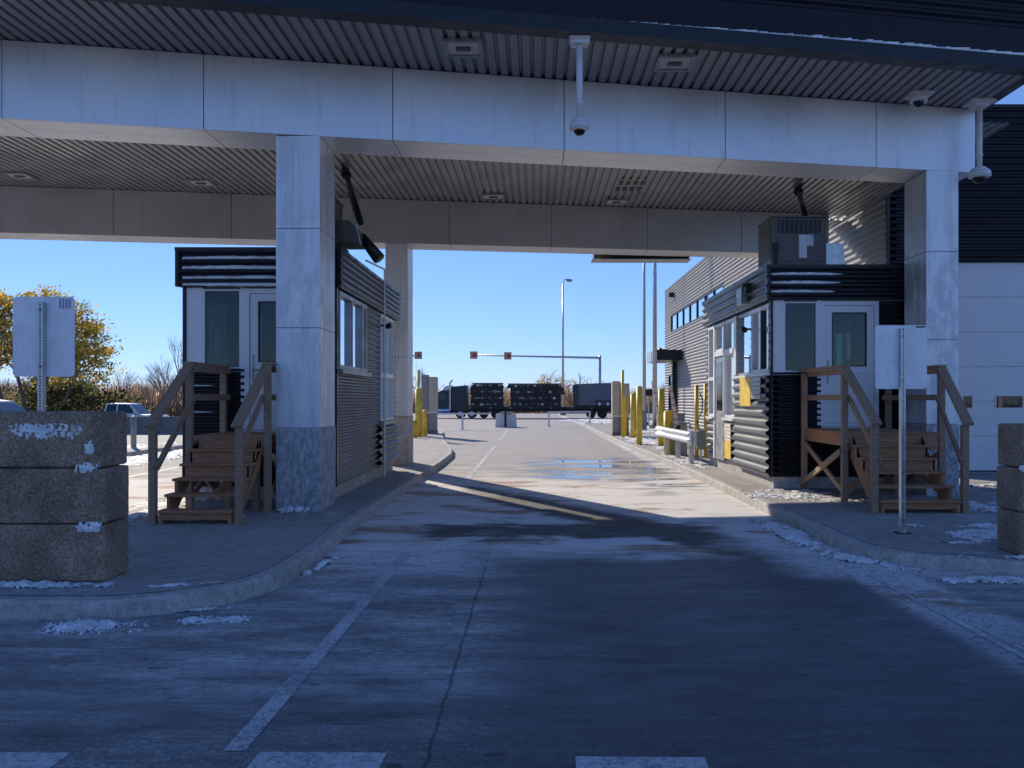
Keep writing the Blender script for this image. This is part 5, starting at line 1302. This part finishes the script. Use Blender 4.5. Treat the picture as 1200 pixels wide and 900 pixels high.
gsnow(-4.3, 11.5, .9, .7, .05, 9.1, .152, res=.02, thr=.1)
gsnow(-5.5, 12.6, .7, 4.2, .04, 19.1, .152, res=.04, thr=-.1)
gsnow(-6.3, 13.0, .9, 5.0, .05, 12.1, 0, res=.04, thr=-.2)
gsnow(-11.6, 24, 2.2, 14, .06, 13.4, 0, res=.07, thr=-.1, nz=.8)
gsnow(-13.6, 26, 1.8, 12, .04, 33.4, .152, res=.07, thr=.1)
gsnow(3.30, 10.9, .45, 3.2, .06, 14.1, 0, 3, .015, -.05, .9)
gsnow(3.62, 9.2, .5, 1.2, .05, 15.9, 0, 28, .015, -.05)
gsnow(4.6, 8.18, 2.6, .25, .05, 16.3, 0, -4, .015, -.1)
gsnow(4.25, 14.3, 1.5, 1.5, .04, 17.9, .152, res=.02, thr=0)
gsnow(4.75, 13.4, 1.2, .5, .035, 18.3, .152, res=.02)
gsnow(6.5, 12.6, 1.4, 1.1, .06, 21.3, .152, res=.02)
gsnow(6.15, 10.2, 3.2, 1.8, .03, 22.6, .152, res=.03, thr=.1)
gsnow(5.2, 8.62, 2.4, .2, .03, 23.6, .154, res=.015)
gsnow(3.9, 22.5, .8, 6, .04, 24.6, .152, res=.04, thr=.1)
gsnow(4.2, 33, 1.6, 12, .05, 25.6, .152, res=.06)
gsnow(6.2, 46, 3.6, 16, .08, 26.6, .152, res=.1)
gsnow(7.5, 64, 8, 9, .12, 28.2, -.02, res=.15)
gsnow(6, 82, 9, 10, .12, 38.2, -.3, res=.2)
gsnow(9.3, 17.3, 2.4, .5, .05, 29.3, 0, -5, .03)
gsnow(8.6, 14.6, 1.2, .7, .05, 29.9, 0, 0, .03)

# ------------------------------------------------------------------ camera, sky, sun
cam = bpy.data.objects.new('camera', bpy.data.cameras.new('camera')); COL.objects.link(cam); S.camera = cam
cam.location = (0, 0, 1.75); cam.rotation_euler = (R(90), 0, 0)
cam.data.lens = 30; cam.data.sensor_width = 36; cam.data.shift_x = -28 / 1200; cam.data.shift_y = 18 / 1200
cam.data.clip_end = 4000; cam.data.clip_start = .05
w = bpy.data.worlds.new('World'); S.world = w; w.use_nodes = True; nt = w.node_tree
sky = nt.nodes.new('ShaderNodeTexSky'); sky.sky_type = 'NISHITA'; sky.sun_disc = False
sky.sun_elevation = R(SUN_EL); sky.sun_rotation = R(SUN_AZ); sky.air_density = 1.0; sky.dust_density = 0; sky.ozone_density = 8; sky.altitude = 300
bg = nt.nodes['Background']; bg.inputs[1].default_value = .142
gm = nt.nodes.new('ShaderNodeGamma'); gm.inputs[1].default_value = .74; nt.links.new(sky.outputs[0], gm.inputs[0])
tn = nt.nodes.new('ShaderNodeMix'); tn.data_type = 'RGBA'; tn.blend_type = 'MULTIPLY'; tn.inputs[0].default_value = 1
nt.links.new(gm.outputs[0], tn.inputs[6]); tn.inputs[7].default_value = (.94, 1.07, 1.46, 1); nt.links.new(tn.outputs[2], bg.inputs[0])
sun = bpy.data.objects.new('sun', bpy.data.lights.new('sun', 'SUN')); COL.objects.link(sun)
sun.data.energy = 4.5; sun.data.angle = R(.5); sun.data.color = (1, .88, .70)
az, el = R(SUN_AZ), R(SUN_EL); d = Vector((-math.sin(az) * math.cos(el), -math.cos(az) * math.cos(el), -math.sin(el)))
sun.rotation_euler = d.to_track_quat('-Z', 'Y').to_euler(); sun.location = (-20, 40, 30)
S.view_settings.view_transform = 'Standard'; S.view_settings.look = 'None'; S.view_settings.exposure = .22; S.view_settings.gamma = 1
S.render.engine = 'CYCLES'
